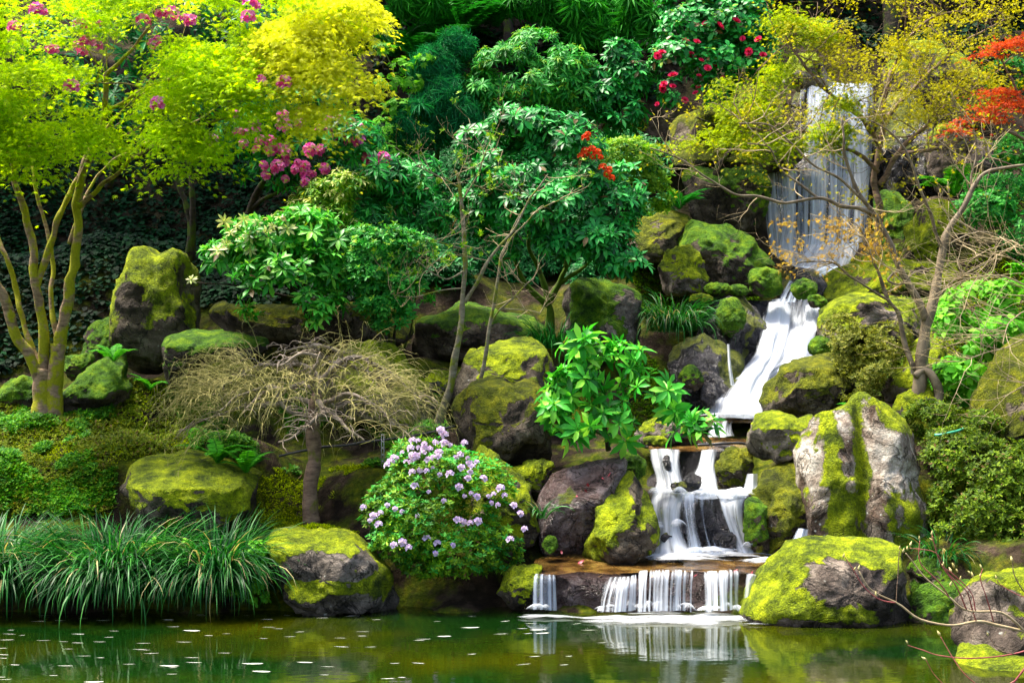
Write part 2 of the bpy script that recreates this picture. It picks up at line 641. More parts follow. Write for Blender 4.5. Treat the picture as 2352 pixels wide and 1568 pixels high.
gx = np.concatenate([np.linspace(-90, -9, 18), np.linspace(-8.6, 8.6, 150), np.linspace(9, 90, 18)])
gy = np.concatenate([np.linspace(-60, 7.6, 26), np.linspace(8, 24, 170), np.linspace(24.3, 36, 40), np.linspace(38, 120, 20)])
GX, GY = np.meshgrid(gx, gy)
GZ = ground(GX, GY)
mb = MB()
nx = len(gx)
i = np.arange(len(gy) - 1)[:, None] * nx
j = np.arange(nx - 1)[None]
mb.add(np.stack([GX, GY, GZ], -1), np.stack([i + j, i + j + 1, i + nx + j + 1, i + nx + j], -1).reshape(-1, 4))
tag(build('ground', mb, M_GROUND, smoothed=True), kind='structure')

# pond
m, nt, out = newmat('pond water')
ps = pos(nt)
mp = N(nt, 'ShaderNodeMapping')
mp.inputs['Scale'].default_value = (1.0, 1.6, 1)
nt.links.new(ps, mp.inputs[0])
h = math_(nt, 'ADD', noise(nt, 1.3, 3, .5, mp.outputs[0]), math_(nt, 'MULTIPLY', noise(nt, 7, 3, .5, mp.outputs[0]), .18))
p = N(nt, 'ShaderNodeBsdfPrincipled', i_Roughness=.05, i_IOR=1.33)
nt.links.new(ramp(nt, noise(nt, .5, 3, .5, ps), [(.40, (.002, .013, .0012)), (.62, (.024, .028, .0005))]), p.inputs['Base Color'])
p.inputs['Specular IOR Level'].default_value = .6
nt.links.new(bump(nt, h, .009, .5), p.inputs['Normal'])
nt.links.new(p.outputs[0], out.inputs[0])
M_POND = m
mb = MB()
mb.add([[-30, .5, 0], [30, .5, 0], [30, 12.6, 0], [-30, 12.6, 0]], [[0, 1, 2, 3]])
tag(build('pond_water', mb, M_POND), kind='structure')


# ------------------------------------------------------------------ rocks
def rock(name, label, outline, d, T=None, lean=.25, top=None, ktop=1.6, mat='grey_y', moss=(.0, .9), tuft='y', dens=2600, seed=1,
         facets=9, rough=.075, group=None, blade=.042, NA=88, cat='boulder', jit=.016, p=2.6, cut=(.70, .92), capm=.5, spots=(), grooves=()):
    r = np.random.default_rng(seed)
    o = catmull(np.array(outline, float), NA, True)
    a, b = o, np.roll(o, -1, 0)
    cr = a[:, 0] * b[:, 1] - b[:, 0] * a[:, 1]
    c = ((a + b) * cr[:, None]).sum(0) / (3 * cr.sum())
    size = np.sqrt(abs(cr.sum()) / 2) / F * d
    if T is None:
        T = size * .42
    th = np.linspace(0, np.pi / 2, 27)[1:]
    rr = np.sin(th)
    ys = -(1 - rr ** p) ** (1 / p)
    ys[-1] = 0
    th2 = np.linspace(np.pi / 2, 0, 12)[1:]
    rr2 = np.sin(th2)
    rr2[-1] = .02
    ys2 = (1 - np.minimum(rr2, 1) ** p) ** (1 / p)
    R = np.concatenate([rr, rr2])
    Y = np.concatenate([ys, ys2]) * T
    q = c[None, None] + R[:, None, None] * (o - c)[None]
    X = (q[..., 0] - CX) / F * d
    Z = HC - (q[..., 1] - YH) / F * d
    V = np.stack([X, np.broadcast_to(Y[:, None], X.shape), Z], -1).reshape(-1, 3)
    cen = np.array([(c[0] - CX) / F * d, 0, HC - (c[1] - YH) / F * d])
    apex = cen + np.array([0, -T, 0])
    V = np.concatenate([V, apex[None]])
    U = V - cen
    for k in range(facets):
        n = unit(np.array([r.normal(0, .75), -r.uniform(.35, 1), r.normal(.1, .6)]))
        dot = U @ n
        lim = np.percentile(dot, 99.7) * r.uniform(*cut)
        ex = np.maximum(dot - lim, 0)
        U = U - ex[:, None] * n * .93
    sd = unit(U)
    am = fbm(U / size * 2.6 + seed * 3.1, seed, 5, .55)
    rid = 1 - np.abs(fbm(U / size * 1.9 + seed * 1.7, seed + 5, 3))
    U = U + sd * (size * rough * am + size * rough * .9 * (rid - .7))[:, None]
    U = U + sd * (jit * fbm(U * 14, seed + 3, 3))[:, None]
    qx = CX + (U[:, 0] + cen[0]) * F / d
    qy = YH - (U[:, 2] + cen[2] - HC) * F / d
    for gx0, gx1, gw, gd in grooves:
        gxx = gx0 + (gx1 - gx0) * np.clip((qy - o[:, 1].min()) / np.ptp(o[:, 1]), 0, 1)
        U[:, 1] += np.where(U[:, 1] < T * .3, gd * np.exp(-((qx - gxx) / gw) ** 2), 0)
    zz = U[:, 2].copy()
    U[:, 1] += lean * zz
    if top is not None:
        zt = HC - (top - YH) / F * d - cen[2]
        U[:, 1] += ktop * np.maximum(0, zz - zt)
    V = U + cen + np.array([0, d, 0])
    nr = len(R)
    i = np.arange(nr - 1)[:, None] * NA
    j = np.arange(NA)[None]
    k = (j + 1) % NA
    quads = np.stack([i + j, i + NA + j, i + NA + k, i + k], -1).reshape(-1, 4)
    ap = len(V) - 1
    jj = np.arange(NA)
    tris = np.stack([np.full(NA, ap), jj, (jj + 1) % NA], -1)
    lastc = (nr - 1) * NA
    cap = np.array([[lastc + x for x in range(NA)]])
    # moss cover from slope and a patch noise
    fn = np.cross(V[quads[:, 2]] - V[quads[:, 0]], V[quads[:, 3]] - V[quads[:, 1]])
    vn = np.zeros_like(V)
    for cc in range(4):
        np.add.at(vn, quads[:, cc], fn)
    vn = unit(vn)
    cdir = V - (cen + np.array([0, d, 0]))
    if (vn * cdir).sum() < 0:
        vn = -vn
        quads, tris, cap = quads[:, ::-1], tris[:, ::-1], cap[:, ::-1]
    mo = moss[0] + moss[1] * 1.15 * (vn[:, 2] - .12) + .64 * fbm(V * np.array([2.8, 2.8, 1.8]), 31 + seed, 5, .62) + .5
    hrel = (V[:, 2] - V[:, 2].min()) / np.ptp(V[:, 2])
    mo = mo + capm * (smooth(.55, .95, hrel) - .16)
    for sx, sy, srx, sry, sa in spots:
        mo = mo + sa * np.exp(-((qx - sx) / srx) ** 2 - ((qy - sy) / sry) ** 2)
    mo = smooth(.22, .78, mo)
    org = np.array([V[:, 0].mean(), V[:, 1].mean(), V[:, 2].min()])
    mb = MB()
    mb.add(V, quads, tris, cap)
    ob = build(name, mb, ST[mat], smoothed=True, origin=org, attrs={'moss': mo})
    tag(ob, label, cat, group)
    if dens:
        fc = V[quads].mean(1)
        nn = unit(np.cross(V[quads[:, 2]] - V[quads[:, 0]], V[quads[:, 3]] - V[quads[:, 1]]))
        ar = .5 * np.linalg.norm(np.cross(V[quads[:, 2]] - V[quads[:, 0]], V[quads[:, 3]] - V[quads[:, 1]]), axis=1)
        view = unit(np.array([0, 0, HC]) - fc)
        mf = mo[quads].mean(1)
        w = ar * np.clip((mf - .25) / .5, 0, 1) * ((nn * view).sum(1) > -.25)
        cnt = int(min(w.sum() * dens, 26000))
        if cnt > 10:
            pick = r.choice(len(quads), cnt, p=w / w.sum())
            a, b = r.random(cnt)[:, None], r.random(cnt)[:, None]
            Q = V[quads[pick]]
            pt = (Q[:, 0] * (1 - a) + Q[:, 1] * a) * (1 - b) + (Q[:, 3] * (1 - a) + Q[:, 2] * a) * b
            clump = .35 + 1.5 * smooth(-.3, .6, fbm(pt * 8, seed, 3))
            ax = unit(nn[pick] + r.normal(0, .75, (cnt, 3)) + np.array([0, 0, -.15]))
            tb = MB()
            inst(tb, np.array([[-.16, 0, 0], [.16, 0, 0], [0, 1, .1]]), [np.array([[0, 1, 2]])], pt - .004 * nn[pick], frames(ax, r.normal(size=(cnt, 3))),
                 blade * r.uniform(.6, 1.4, cnt) * clump)
            t = build('moss', tb, TUFT[tuft], origin=org)
            t.parent = ob
    return ob


# big foreground and midground rocks
rock('boulder', 'tall upright mossy standing stone behind the multi-stemmed maple', [(262, 650), (288, 622), (296, 572), (330, 558), (362, 576), (402, 570), (432, 600), (456, 650), (462, 720), (452, 790), (400, 840), (345, 866), (290, 850), (262, 800), (256, 720)],
     15.5, .42, .12, mat='brown_y', moss=(.10, .45), tuft='o', dens=2200, seed=3, cat='standing stone', facets=2, rough=.05)
rock('boulder', 'dark sloping boulder leaning against the left side of the tall standing stone', [(178, 812), (200, 770), (230, 730), (275, 712), (300, 760), (290, 830), (220, 850), (180, 850)], 15.9, mat='brown_g', moss=(.1, .8), tuft='g', seed=4)
rock('boulder', 'low rounded mossy stone right of the maple trunk base', [(136, 830), (165, 815), (205, 816), (215, 840), (190, 872), (150, 868)], 15.2, mat='brown_g', moss=(.15, .9), tuft='g', seed=5)
rock('boulder', 'bright green moss covered sloping rock at the foot of the standing stone', [(130, 925), (175, 870), (225, 812), (262, 805), (285, 860), (300, 910), (230, 945), (140, 945)], 14.9, lean=.6, mat='brown_g', moss=(.45, .8), tuft='g', dens=4000, seed=6)
rock('boulder', 'dim green mossy boulder left of the maple trunk base', [(-30, 930), (10, 885), (60, 868), (95, 885), (95, 940), (30, 955)], 15.2, mat='brown_g', moss=(.3, .8), tuft='g', seed=7)
rock('boulder', 'square edged mossy table rock right of the standing stone', [(364, 778), (400, 759), (470, 756), (560, 764), (610, 775), (600, 810), (490, 832), (440, 848), (420, 890), (378, 890), (370, 840)], 14.8, .45, .2, top=800, mat='brown_g', moss=(.12, .9), tuft='y', seed=8, facets=6)
rock('boulder', 'long low mossy terrace ledge under the left rhododendron', [(458, 705), (480, 694), (640, 690), (800, 688), (905, 686), (930, 705), (920, 790), (700, 800), (470, 780)], 16.4, .5, .15, top=712, ktop=3, mat='brown_o', moss=(-.15, 1.2), tuft='y', seed=9, cat='ledge')
rock('boulder', 'flat topped mossy rock above the left grass clumps', [(266, 1085), (290, 1060), (400, 1052), (462, 1062), (560, 1084), (583, 1110), (580, 1180), (520, 1215), (440, 1215), (360, 1215), (330, 1180), (275, 1140)], 12.7, .45, .22, top=1118, ktop=2.2, mat='brown_y', moss=(.18, .9), tuft='y', dens=4200, seed=10, facets=5)
rock('boulder', 'grey and yellow moss bank boulder beside the lilac azalea', [(600, 1252), (630, 1226), (740, 1222), (806, 1235), (855, 1270), (892, 1320), (908, 1355), (895, 1400), (720, 1405), (660, 1368), (612, 1312)], 11.9, .45, .12, top=1262, ktop=1.4, mat='grey_y', moss=(-.15, .7), tuft='y', dens=4200, seed=12, facets=6, spots=[(740, 1345, 120, 26, 1.1), (640, 1260, 40, 30, .7), (760, 1285, 60, 22, -.8), (800, 1395, 90, 12, -1.2), (860, 1330, 40, 30, .5)])
rock('boulder', 'humped mossy boulder behind the weeping maple crown', [(770, 810), (825, 778), (880, 779), (928, 800), (952, 832), (990, 885), (995, 970), (820, 970), (760, 900)], 14.7, mat='grey_y', moss=(.1, .9), tuft='y', seed=13)
rock('boulder', 'wide shaded mossy rock with overhang behind the thin saplings', [(960, 742), (1015, 705), (1050, 678), (1112, 694), (1180, 714), (1232, 718), (1262, 760), (1250, 820), (1100, 830), (965, 830)], 16.4, .55, .2, top=745, ktop=1.5, mat='brown_g', moss=(-.12, 1.3), tuft='y', seed=14)
rock('boulder', 'saddle topped mossy rock between the two sapling stems', [(1038, 880), (1055, 806), (1080, 788), (1106, 802), (1160, 778), (1214, 773), (1242, 800), (1262, 850), (1270, 920), (1040, 930)], 14.9, .4, .2, top=815, mat='brown_y', moss=(-.22, 1.25), tuft='y', seed=15)
rock('boulder', 'large square mossy block left of the front rhododendron', [(1038, 915), (1078, 872), (1120, 864), (1180, 864), (1214, 857), (1246, 880), (1266, 930), (1264, 1060), (1200, 1075), (1120, 1070), (1060, 1040), (1042, 985)], 13.6, .46, .06, top=890, ktop=3.5, mat='brown_o', moss=(-.05, .9), tuft='y', dens=3000, seed=16, facets=6, spots=[(1150, 872, 100, 14, .8), (1200, 1020, 40, 40, -.5), (1200, 920, 40, 40, -.6)])
rock('boulder', 'pale lichen slab standing right of the dark rhododendron trunk', [(1288, 725), (1310, 662), (1395, 634), (1464, 652), (1472, 800), (1380, 820), (1295, 800)], 16.3, .35, .1, mat='grey_g', moss=(-.1, .5), tuft='o', dens=1800, seed=17, capm=.1)
rock('boulder', 'small grey stone left of the saddle topped rock', [(978, 868), (1005, 848), (1032, 860), (1038, 890), (1005, 902), (980, 892)], 14.7, mat='grey_y', moss=(-.25, .6), tuft='y', seed=18)
rock('boulder', 'mossy slanting rock behind the right side of the lilac azalea', [(1072, 1034), (1098, 1018), (1150, 1060), (1195, 1105), (1220, 1130), (1230, 1240), (1110, 1260), (1070, 1150)], 12.8, .35, .2, mat='brown_y', moss=(.05, .9), tuft='y', dens=3200, seed=19)
rock('boulder', 'little shaggy moss covered stone above the wet purple slab', [(1165, 1090), (1190, 1064), (1240, 1058), (1272, 1080), (1262, 1118), (1200, 1125)], 13.1, mat='brown_y', moss=(.35, .8), tuft='y', dens=4200, seed=20, blade=.03)
rock('boulder', 'smooth wet purple grey slab left of the lower cascade', [(1236, 1180), (1250, 1120), (1292, 1078), (1380, 1052), (1440, 1058), (1420, 1180), (1375, 1275), (1245, 1275)], 12.9, .4, .25, mat='wetred', moss=(-.7, .4), dens=0, seed=21, capm=0, facets=3, rough=.03, p=2.2)
rock('boulder', 'shaggy moss boulder with a bare brown face beside the lower cascade', [(1345, 1270), (1362, 1175), (1390, 1105), (1425, 1064), (1452, 1080), (1476, 1130), (1508, 1205), (1492, 1275), (1420, 1285)], 12.6, .4, .3, mat='brown_y', moss=(.25, .5), tuft='y', dens=5600, spots=[(1462, 1120, 18, 34, -.9), (1400, 1180, 50, 90, .5)], seed=22, blade=.034)
rock('boulder', 'golden brown wet ledge that the lowest falls pour over', [(1208, 1328), (1290, 1312), (1420, 1318), (1560, 1314), (1690, 1316), (1775, 1312), (1775, 1415), (1500, 1420), (1215, 1412)], 12.2, .35, .1, mat='wetred', moss=(-.9, .2), capm=0, dens=0, seed=23, facets=5, rough=.05, p=3.0, cat='ledge')
rock('boulder', 'small shaggy mossy stone at the left end of the lowest ledge', [(1150, 1350), (1165, 1305), (1205, 1288), (1242, 1295), (1238, 1340), (1225, 1390), (1155, 1392)], 11.95, mat='brown_y', moss=(.4, .6), tuft='y', dens=5200, seed=24, blade=.032)
rock('boulder', 'triangular mossy boulder standing in the pond right of the falls', [(1700, 1418), (1716, 1372), (1798, 1274), (1856, 1244), (1960, 1233), (2072, 1252), (2090, 1310), (2085, 1410), (2020, 1440), (1850, 1445), (1765, 1438)], 11.5, .55, .3, top=1262, ktop=1.2, mat='purple_y', moss=(-.18, .8), tuft='y', dens=4200, seed=25, facets=3, rough=.05, blade=.03, spots=[(1890, 1310, 90, 34, -.9), (1860, 1395, 170, 26, .9), (1750, 1335, 34, 60, .8), (1985, 1440, 60, 14, -1.2)])
rock('boulder', 'huge upright boulder with white lichen and moss streaks beside the cascade', [(1842, 1005), (1878, 950), (1930, 932), (1986, 902), (2022, 918), (2100, 968), (2128, 1012), (2134, 1090), (2116, 1210), (2070, 1290), (1950, 1300), (1852, 1260), (1838, 1150)], 12.6, .5, .12, mat='pale_y', moss=(-.22, .35), capm=.12, tuft='y', dens=2600, seed=27, facets=6, rough=.055, grooves=[(1975, 1955, 16, .13), (2050, 2075, 30, -.05)], spots=[(1900, 1040, 14, 130, .7), (1962, 1060, 15, 150, .8), (2070, 975, 60, 30, .6), (1915, 1180, 26, 60, .6), (2060, 1200, 50, 60, .35)])
rock('boulder', 'dark moss draped rock between the lower cascade and the huge boulder', [(1716, 1170), (1738, 1120), (1765, 1078), (1830, 1038), (1856, 1060), (1862, 1250), (1800, 1270), (1720, 1262)], 12.95, .4, .15, mat='brown_o', moss=(.1, .6), tuft='o', dens=4200, seed=28, blade=.028)
rock('boulder', 'rounded green moss cushion rock at the right edge of the lower cascade', [(1708, 1180), (1728, 1140), (1756, 1145), (1766, 1200), (1750, 1250), (1715, 1245)], 12.6, mat='brown_g', moss=(.5, .5), tuft='g', dens=5200, seed=29, blade=.03)
rock('boulder', 'flat pale rock wedged above the moss draped rock', [(1722, 995), (1750, 956), (1800, 945), (1842, 955), (1884, 952), (1872, 1000), (1842, 1042), (1765, 1058), (1726, 1045)], 13.3, .35, .15, top=985, mat='grey_y', moss=(-.18, .8), tuft='y', seed=30, capm=.2)
rock('boulder', 'mossy stump like stone in the middle of the lower cascade top', [(1648, 1060), (1660, 1025), (1715, 1022), (1726, 1060), (1722, 1120), (1690, 1140), (1652, 1115)], 13.5, mat='brown_o', moss=(.2, .7), tuft='y', dens=4200, seed=31, blade=.028)
rock('boulder', 'square mossy block right of the middle cascade', [(1755, 890), (1790, 852), (1862, 820), (1955, 812), (1985, 850), (1975, 950), (1900, 965), (1760, 960)], 14.9, .45, .12, top=848, ktop=1.6, mat='brown_o', moss=(-.05, .9), tuft='y', dens=2800, seed=33)
rock('boulder', 'broad mossy boulder with a bare brown side right of the middle cascade top', [(1876, 745), (1905, 695), (1960, 670), (2060, 672), (2135, 690), (2140, 770), (2040, 800), (1950, 780), (1885, 800)], 16.5, .5, .2, top=700, mat='purple_y', moss=(-.02, .9), tuft='y', dens=2600, seed=34)
rock('boulder', 'grey rock with a yellow lit top behind the right maple trunk', [(2018, 905), (2058, 842), (2095, 795), (2130, 775), (2170, 795), (2165, 850), (2120, 930), (2050, 930)], 14.5, mat='purple_y', moss=(-.1, .8), tuft='y', seed=35)
rock('boulder', 'small grey stone at the foot of the right maple trunk', [(2052, 930), (2075, 900), (2125, 888), (2158, 905), (2165, 945), (2110, 955), (2060, 950)], 13.9, mat='grey_y', moss=(.05, .6), tuft='y', seed=36)
rock('boulder', 'great olive mossy boulder at the right edge of the photo', [(2222, 985), (2262, 890), (2325, 805), (2400, 770), (2500, 800), (2500, 1050), (2350, 1080), (2225, 1060)], 13.2, .5, .3, mat='brown_o', moss=(.25, .6), tuft='o', dens=2800, seed=37)
rock('boulder', 'nearest purple grey boulder at the bottom right corner', [(2192, 1430), (2235, 1352), (2310, 1322), (2420, 1310), (2520, 1350), (2520, 1500), (2400, 1530), (2260, 1520), (2205, 1490)], 9.6, .4, .15, mat='purple_y', moss=(-.3, .5), tuft='y', dens=4200, seed=38, blade=.02, facets=6)
rock('boulder', 'mossy waterside rock under the nearest boulder, cut by the frame', [(2172, 1590), (2198, 1535), (2260, 1505), (2380, 1495), (2520, 1500), (2520, 1660), (2300, 1680), (2170, 1640)], 9.15, .4, .2, top=1535, mat='purple_y', moss=(.05, .8), tuft='y', dens=5200, seed=39, blade=.02)
rock('boulder', 'small mossy stone behind the red twigs, upper of the two', [(2088, 1320), (2110, 1292), (2165, 1290), (2200, 1320), (2190, 1365), (2100, 1370)], 11.7, mat='brown_g', moss=(.3, .7), tuft='y', dens=4200, seed=40)
rock('boulder', 'low mossy rock at the pond edge behind the red twigs', [(2080, 1410), (2110, 1362), (2200, 1340), (2252, 1352), (2270, 1440), (2120, 1455)], 11.3, mat='brown_g', moss=(.2, .8), tuft='y', dens=4200, seed=41)
# upper slope rocks
rock('boulder', 'brown rock with a moss cap, highest left of the mossy dome', [(1440, 530), (1475, 492), (1545, 479), (1580, 495), (1565, 560), (1535, 610), (1450, 605)], 18.2, mat='brown_o', moss=(-.05, 1.0), tuft='y', seed=42)
rock('boulder', 'large bright mossy dome left of the upper waterfall', [(1538, 560), (1580, 505), (1660, 518), (1722, 540), (1772, 592), (1790, 630), (1770, 665), (1600, 680), (1545, 640)], 17.9, .5, .3, mat='brown_g', moss=(.2, .8), tuft='g', dens=2800, seed=43)
rock('boulder', 'brown and mossy rock leaning on the front of the mossy dome', [(1512, 615), (1555, 562), (1602, 574), (1628, 632), (1612, 675), (1530, 672)], 17.3, mat='purple_y', moss=(-.05, .9), tuft='y', seed=44)
for k, (lab, cx, cy, rx, ry, d) in enumerate([
        ('square green moss cushion rock at the foot of the upper waterfall', 1757, 648, 38, 34, 17.0),
        ('round green moss cushion on the rock below the upper waterfall', 1847, 663, 29, 24, 17.0),
        ('wide low moss cushion, left of the pair under the mossy dome', 1648, 664, 34, 15, 16.9),
        ('small low moss cushion, right of the pair under the mossy dome', 1696, 666, 24, 14, 16.9),
        ('yellowish moss cushion at the left rim of the wet dark rock', 1612, 688, 28, 15, 16.8),
        ('shaggy moss cushion growing on the wet dark rock', 1677, 728, 34, 44, 16.2),
        ('dark moss tuft stone in front of the grass by the middle cascade', 1588, 868, 28, 27, 15.3),
        ('round moss hummock right beside the middle cascade', 1888, 797, 30, 26, 15.5),
        ('tiny moss cushion on the lowest ledge between the falls', 1765, 1315, 19, 13, 12.0),
        ('little moss cushion beside the thin step above the lower cascade', 1508, 1012, 30, 13, 13.9),
        ('green mossy knob at the top left of the lower cascade', 1452, 1072, 34, 36, 13.3),
        ('small moss ball beside the upper right of the lilac azalea', 1262, 1250, 17, 22, 12.4),
        ('moss lump at the right rim of the upper pool', 1876, 692, 22, 16, 16.8)]):
    a = np.linspace(0, 2 * np.pi, 12, endpoint=False)
    sq = 1.0 if k else .82
    rock('moss_cushion', lab, [(cx + rx * np.sign(np.cos(t)) * abs(np.cos(t)) ** sq, cy + ry * np.sign(np.sin(t)) * abs(np.sin(t)) ** sq) for t in a], d,
         mat='brown_g' if k not in (4, 8, 9) else 'brown_y', moss=(.6, .5), tuft='g' if k not in (4, 8, 9, 11) else 'y', dens=5500, seed=60 + k, facets=0, rough=.07, cat='moss cushion',
         NA=56, group='moss cushions on the cascade rocks', blade=.032)
rock('boulder', 'mossy crag left of the upper waterfall, with a brown hollow', [(1570, 410), (1600, 388), (1665, 395), (1748, 392), (1756, 530), (1640, 545), (1590, 500)], 19.2, .5, .2, mat='brown_g', moss=(.15, .7), tuft='g', seed=45, dens=2000)
rock('boulder', 'broad mossy shoulder above the crag left of the upper waterfall', [(1530, 300), (1580, 255), (1660, 240), (1760, 260), (1835, 300), (1838, 380), (1740, 400), (1560, 390)], 20.3, .5, .4, mat='brown_o', moss=(.15, .7), tuft='y', seed=46, dens=2000)
rock('boulder', 'grey lichen rock at the left lip of the upper waterfall', [(1800, 190), (1815, 140), (1860, 120), (1900, 140), (1908, 200), (1850, 215)], 20.9, mat='pale_y', moss=(-.1, .6), tuft='y', seed=47, dens=1500)
rock('boulder', 'large grey rock behind the golden maple twigs, highest at right', [(2035, 140), (2070, 85), (2130, 72), (2200, 90), (2240, 180), (2230, 290), (2100, 300), (2040, 240)], 21.2, .5, .2, mat='brown_y', moss=(-.2, .6), tuft='y', seed=48, dens=1200)
rock('boulder', 'brown rock face beside the red maple leaves', [(2135, 340), (2170, 290), (2250, 300), (2300, 350), (2290, 450), (2190, 460), (2140, 420)], 19.6, mat='purple_y', moss=(-.25, .6), tuft='y', seed=49, dens=1200)
rock('boulder', 'dark rock right of the upper waterfall lip', [(2010, 300), (2030, 210), (2110, 220), (2150, 310), (2140, 470), (2030, 490), (2005, 400)], 20.6, .5, .1, mat='wet', moss=(-.2, .8), tuft='o', seed=50, dens=1200)
rock('boulder', 'rounded mossy boulder right of the upper waterfall foot', [(2070, 560), (2090, 500), (2150, 468), (2215, 480), (2235, 560), (2200, 620), (2090, 625)], 18.2, mat='brown_y', moss=(.2, .7), tuft='y', seed=51, dens=2400)
rock('boulder', 'hanging green moss wall right of the upper waterfall', [(2010, 470), (2025, 430), (2075, 420), (2100, 470), (2090, 600), (2020, 610)], 19.2, mat='brown_g', moss=(.5, .3), tuft='g', seed=52, dens=2600)
rock('boulder', 'mossy terrace stones at the right foot of the upper waterfall', [(1885, 640), (1930, 595), (2010, 585), (2100, 600), (2230, 610), (2235, 690), (2050, 690), (1900, 700)], 17.8, .5, .35, mat='brown_y', moss=(.25, .7), tuft='y', seed=53, dens=2600)
rock('cliff', 'tall dark wet cliff behind the upper waterfall', [(1725, 470), (1744, 374), (1825, 366), (1830, 200), (1920, 192), (2018, 196), (2030, 330), (2020, 480), (2010, 650), (1880, 670), (1740, 660)], 21.1, .5, .05, mat='wet', moss=(-.5, .6), tuft='g', dens=600, seed=54, facets=5, rough=.05, cat='cliff')
rock('boulder', 'dark wet rock carrying the shaggy moss cushion', [(1600, 770), (1620, 700), (1680, 678), (1745, 690), (1765, 740), (1745, 830), (1690, 880), (1610, 860)], 16.7, .4, .3, mat='wet', moss=(-.5, .5), dens=0, seed=55, capm=0, rough=.05)
rock('boulder', 'black wet rock with a thin trickle left of the middle cascade', [(1550, 830), (1580, 780), (1660, 775), (1720, 830), (1690, 890), (1630, 960), (1560, 960)], 15.9, .4, .3, mat='wet', moss=(-.35, .6), tuft='o', dens=1200, seed=56)
rock('boulder', 'wet rock in mid stream below the upper waterfall', [(1785, 690), (1800, 640), (1840, 612), (1895, 620), (1900, 700), (1840, 725)], 18.1, .3, .4, mat='wet', moss=(-.6, .4), dens=0, seed=57, capm=0, rough=.04)
rock('boulder', 'round dark boulder in the middle of the lower cascade', [(1552, 1200), (1565, 1150), (1610, 1132), (1660, 1140), (1690, 1200), (1700, 1270), (1640, 1285), (1565, 1270)], 13.1, .35, .3, mat='wet', moss=(-.8, .3), dens=0, seed=58, capm=0, rough=.04)
rock('boulder', 'dark backing rock of the lower cascade', [(1470, 1050), (1500, 1028), (1600, 1030), (1720, 1035), (1750, 1100), (1745, 1250), (1480, 1265), (1460, 1150)], 14.0, .35, .25, mat='wet', moss=(-.7, .4), dens=0, seed=59, capm=0, rough=.05)
rock('boulder', 'grey stone partly hidden by the front rhododendron at the pool', [(1470, 990), (1500, 955), (1560, 960), (1600, 990), (1580, 1025), (1480, 1030)], 14.3, mat='grey_y', moss=(-.1, .8), tuft='y', seed=81)


# ------------------------------------------------------------------ falling water
def watermat(name, fu, fv, lo, hi, col=(.64, .69, .77), con=2.6):
    m, nt, out = newmat(name)
    uv = N(nt, 'ShaderNodeUVMap', uv_map='UVMap')
    mp = N(nt, 'ShaderNodeMapping')
    mp.inputs['Scale'].default_value = (fu, fv, 1)
    nt.links.new(uv.outputs[0], mp.inputs[0])
    n1 = noise(nt, 1.0, 5, .62, mp.outputs[0], .25)
    at = N(nt, 'ShaderNodeAttribute', attribute_name='dens')
    f = math_(nt, 'ADD', math_(nt, 'MULTIPLY', math_(nt, 'SUBTRACT', n1, .5), con), at.outputs['Fac'])
    al = ramp(nt, f, [(lo, 0.0), (hi, 1.0)])
    d = N(nt, 'ShaderNodeBsdfPrincipled', i_Roughness=.35)
    d.inputs['Base Color'].default_value = (*col, 1)
    d.inputs['Specular IOR Level'].default_value = .4
    t = N(nt, 'ShaderNodeBsdfTranslucent')
    t.inputs[0].default_value = (*col, 1)
    mx = N(nt, 'ShaderNodeMixShader', i_0=.3)
    nt.links.new(d.outputs[0], mx.inputs[1])
    nt.links.new(t.outputs[0], mx.inputs[2])
    tr = N(nt, 'ShaderNodeBsdfTransparent')
    m2 = N(nt, 'ShaderNodeMixShader')
    nt.links.new(al, m2.inputs[0])
    nt.links.new(tr.outputs[0], m2.inputs[1])
    nt.links.new(mx.outputs[0], m2.inputs[2])
    nt.links.new(m2.outputs[0], out.inputs[0])
    return m


M_FALL = watermat('white falling water', 11, .6, .10, 1.0, con=2.6)
M_FRINGE = watermat('fringed falling water', 27, .5, .16, .95, con=3.6)
M_VEIL = watermat('thin falling water veil', 13, .20, .05, 1.15, (.66, .77, .96), 3.0)
M_FOAM = watermat('churned white foam', 2.2, 8, .22, 1.0, (.74, .78, .84))


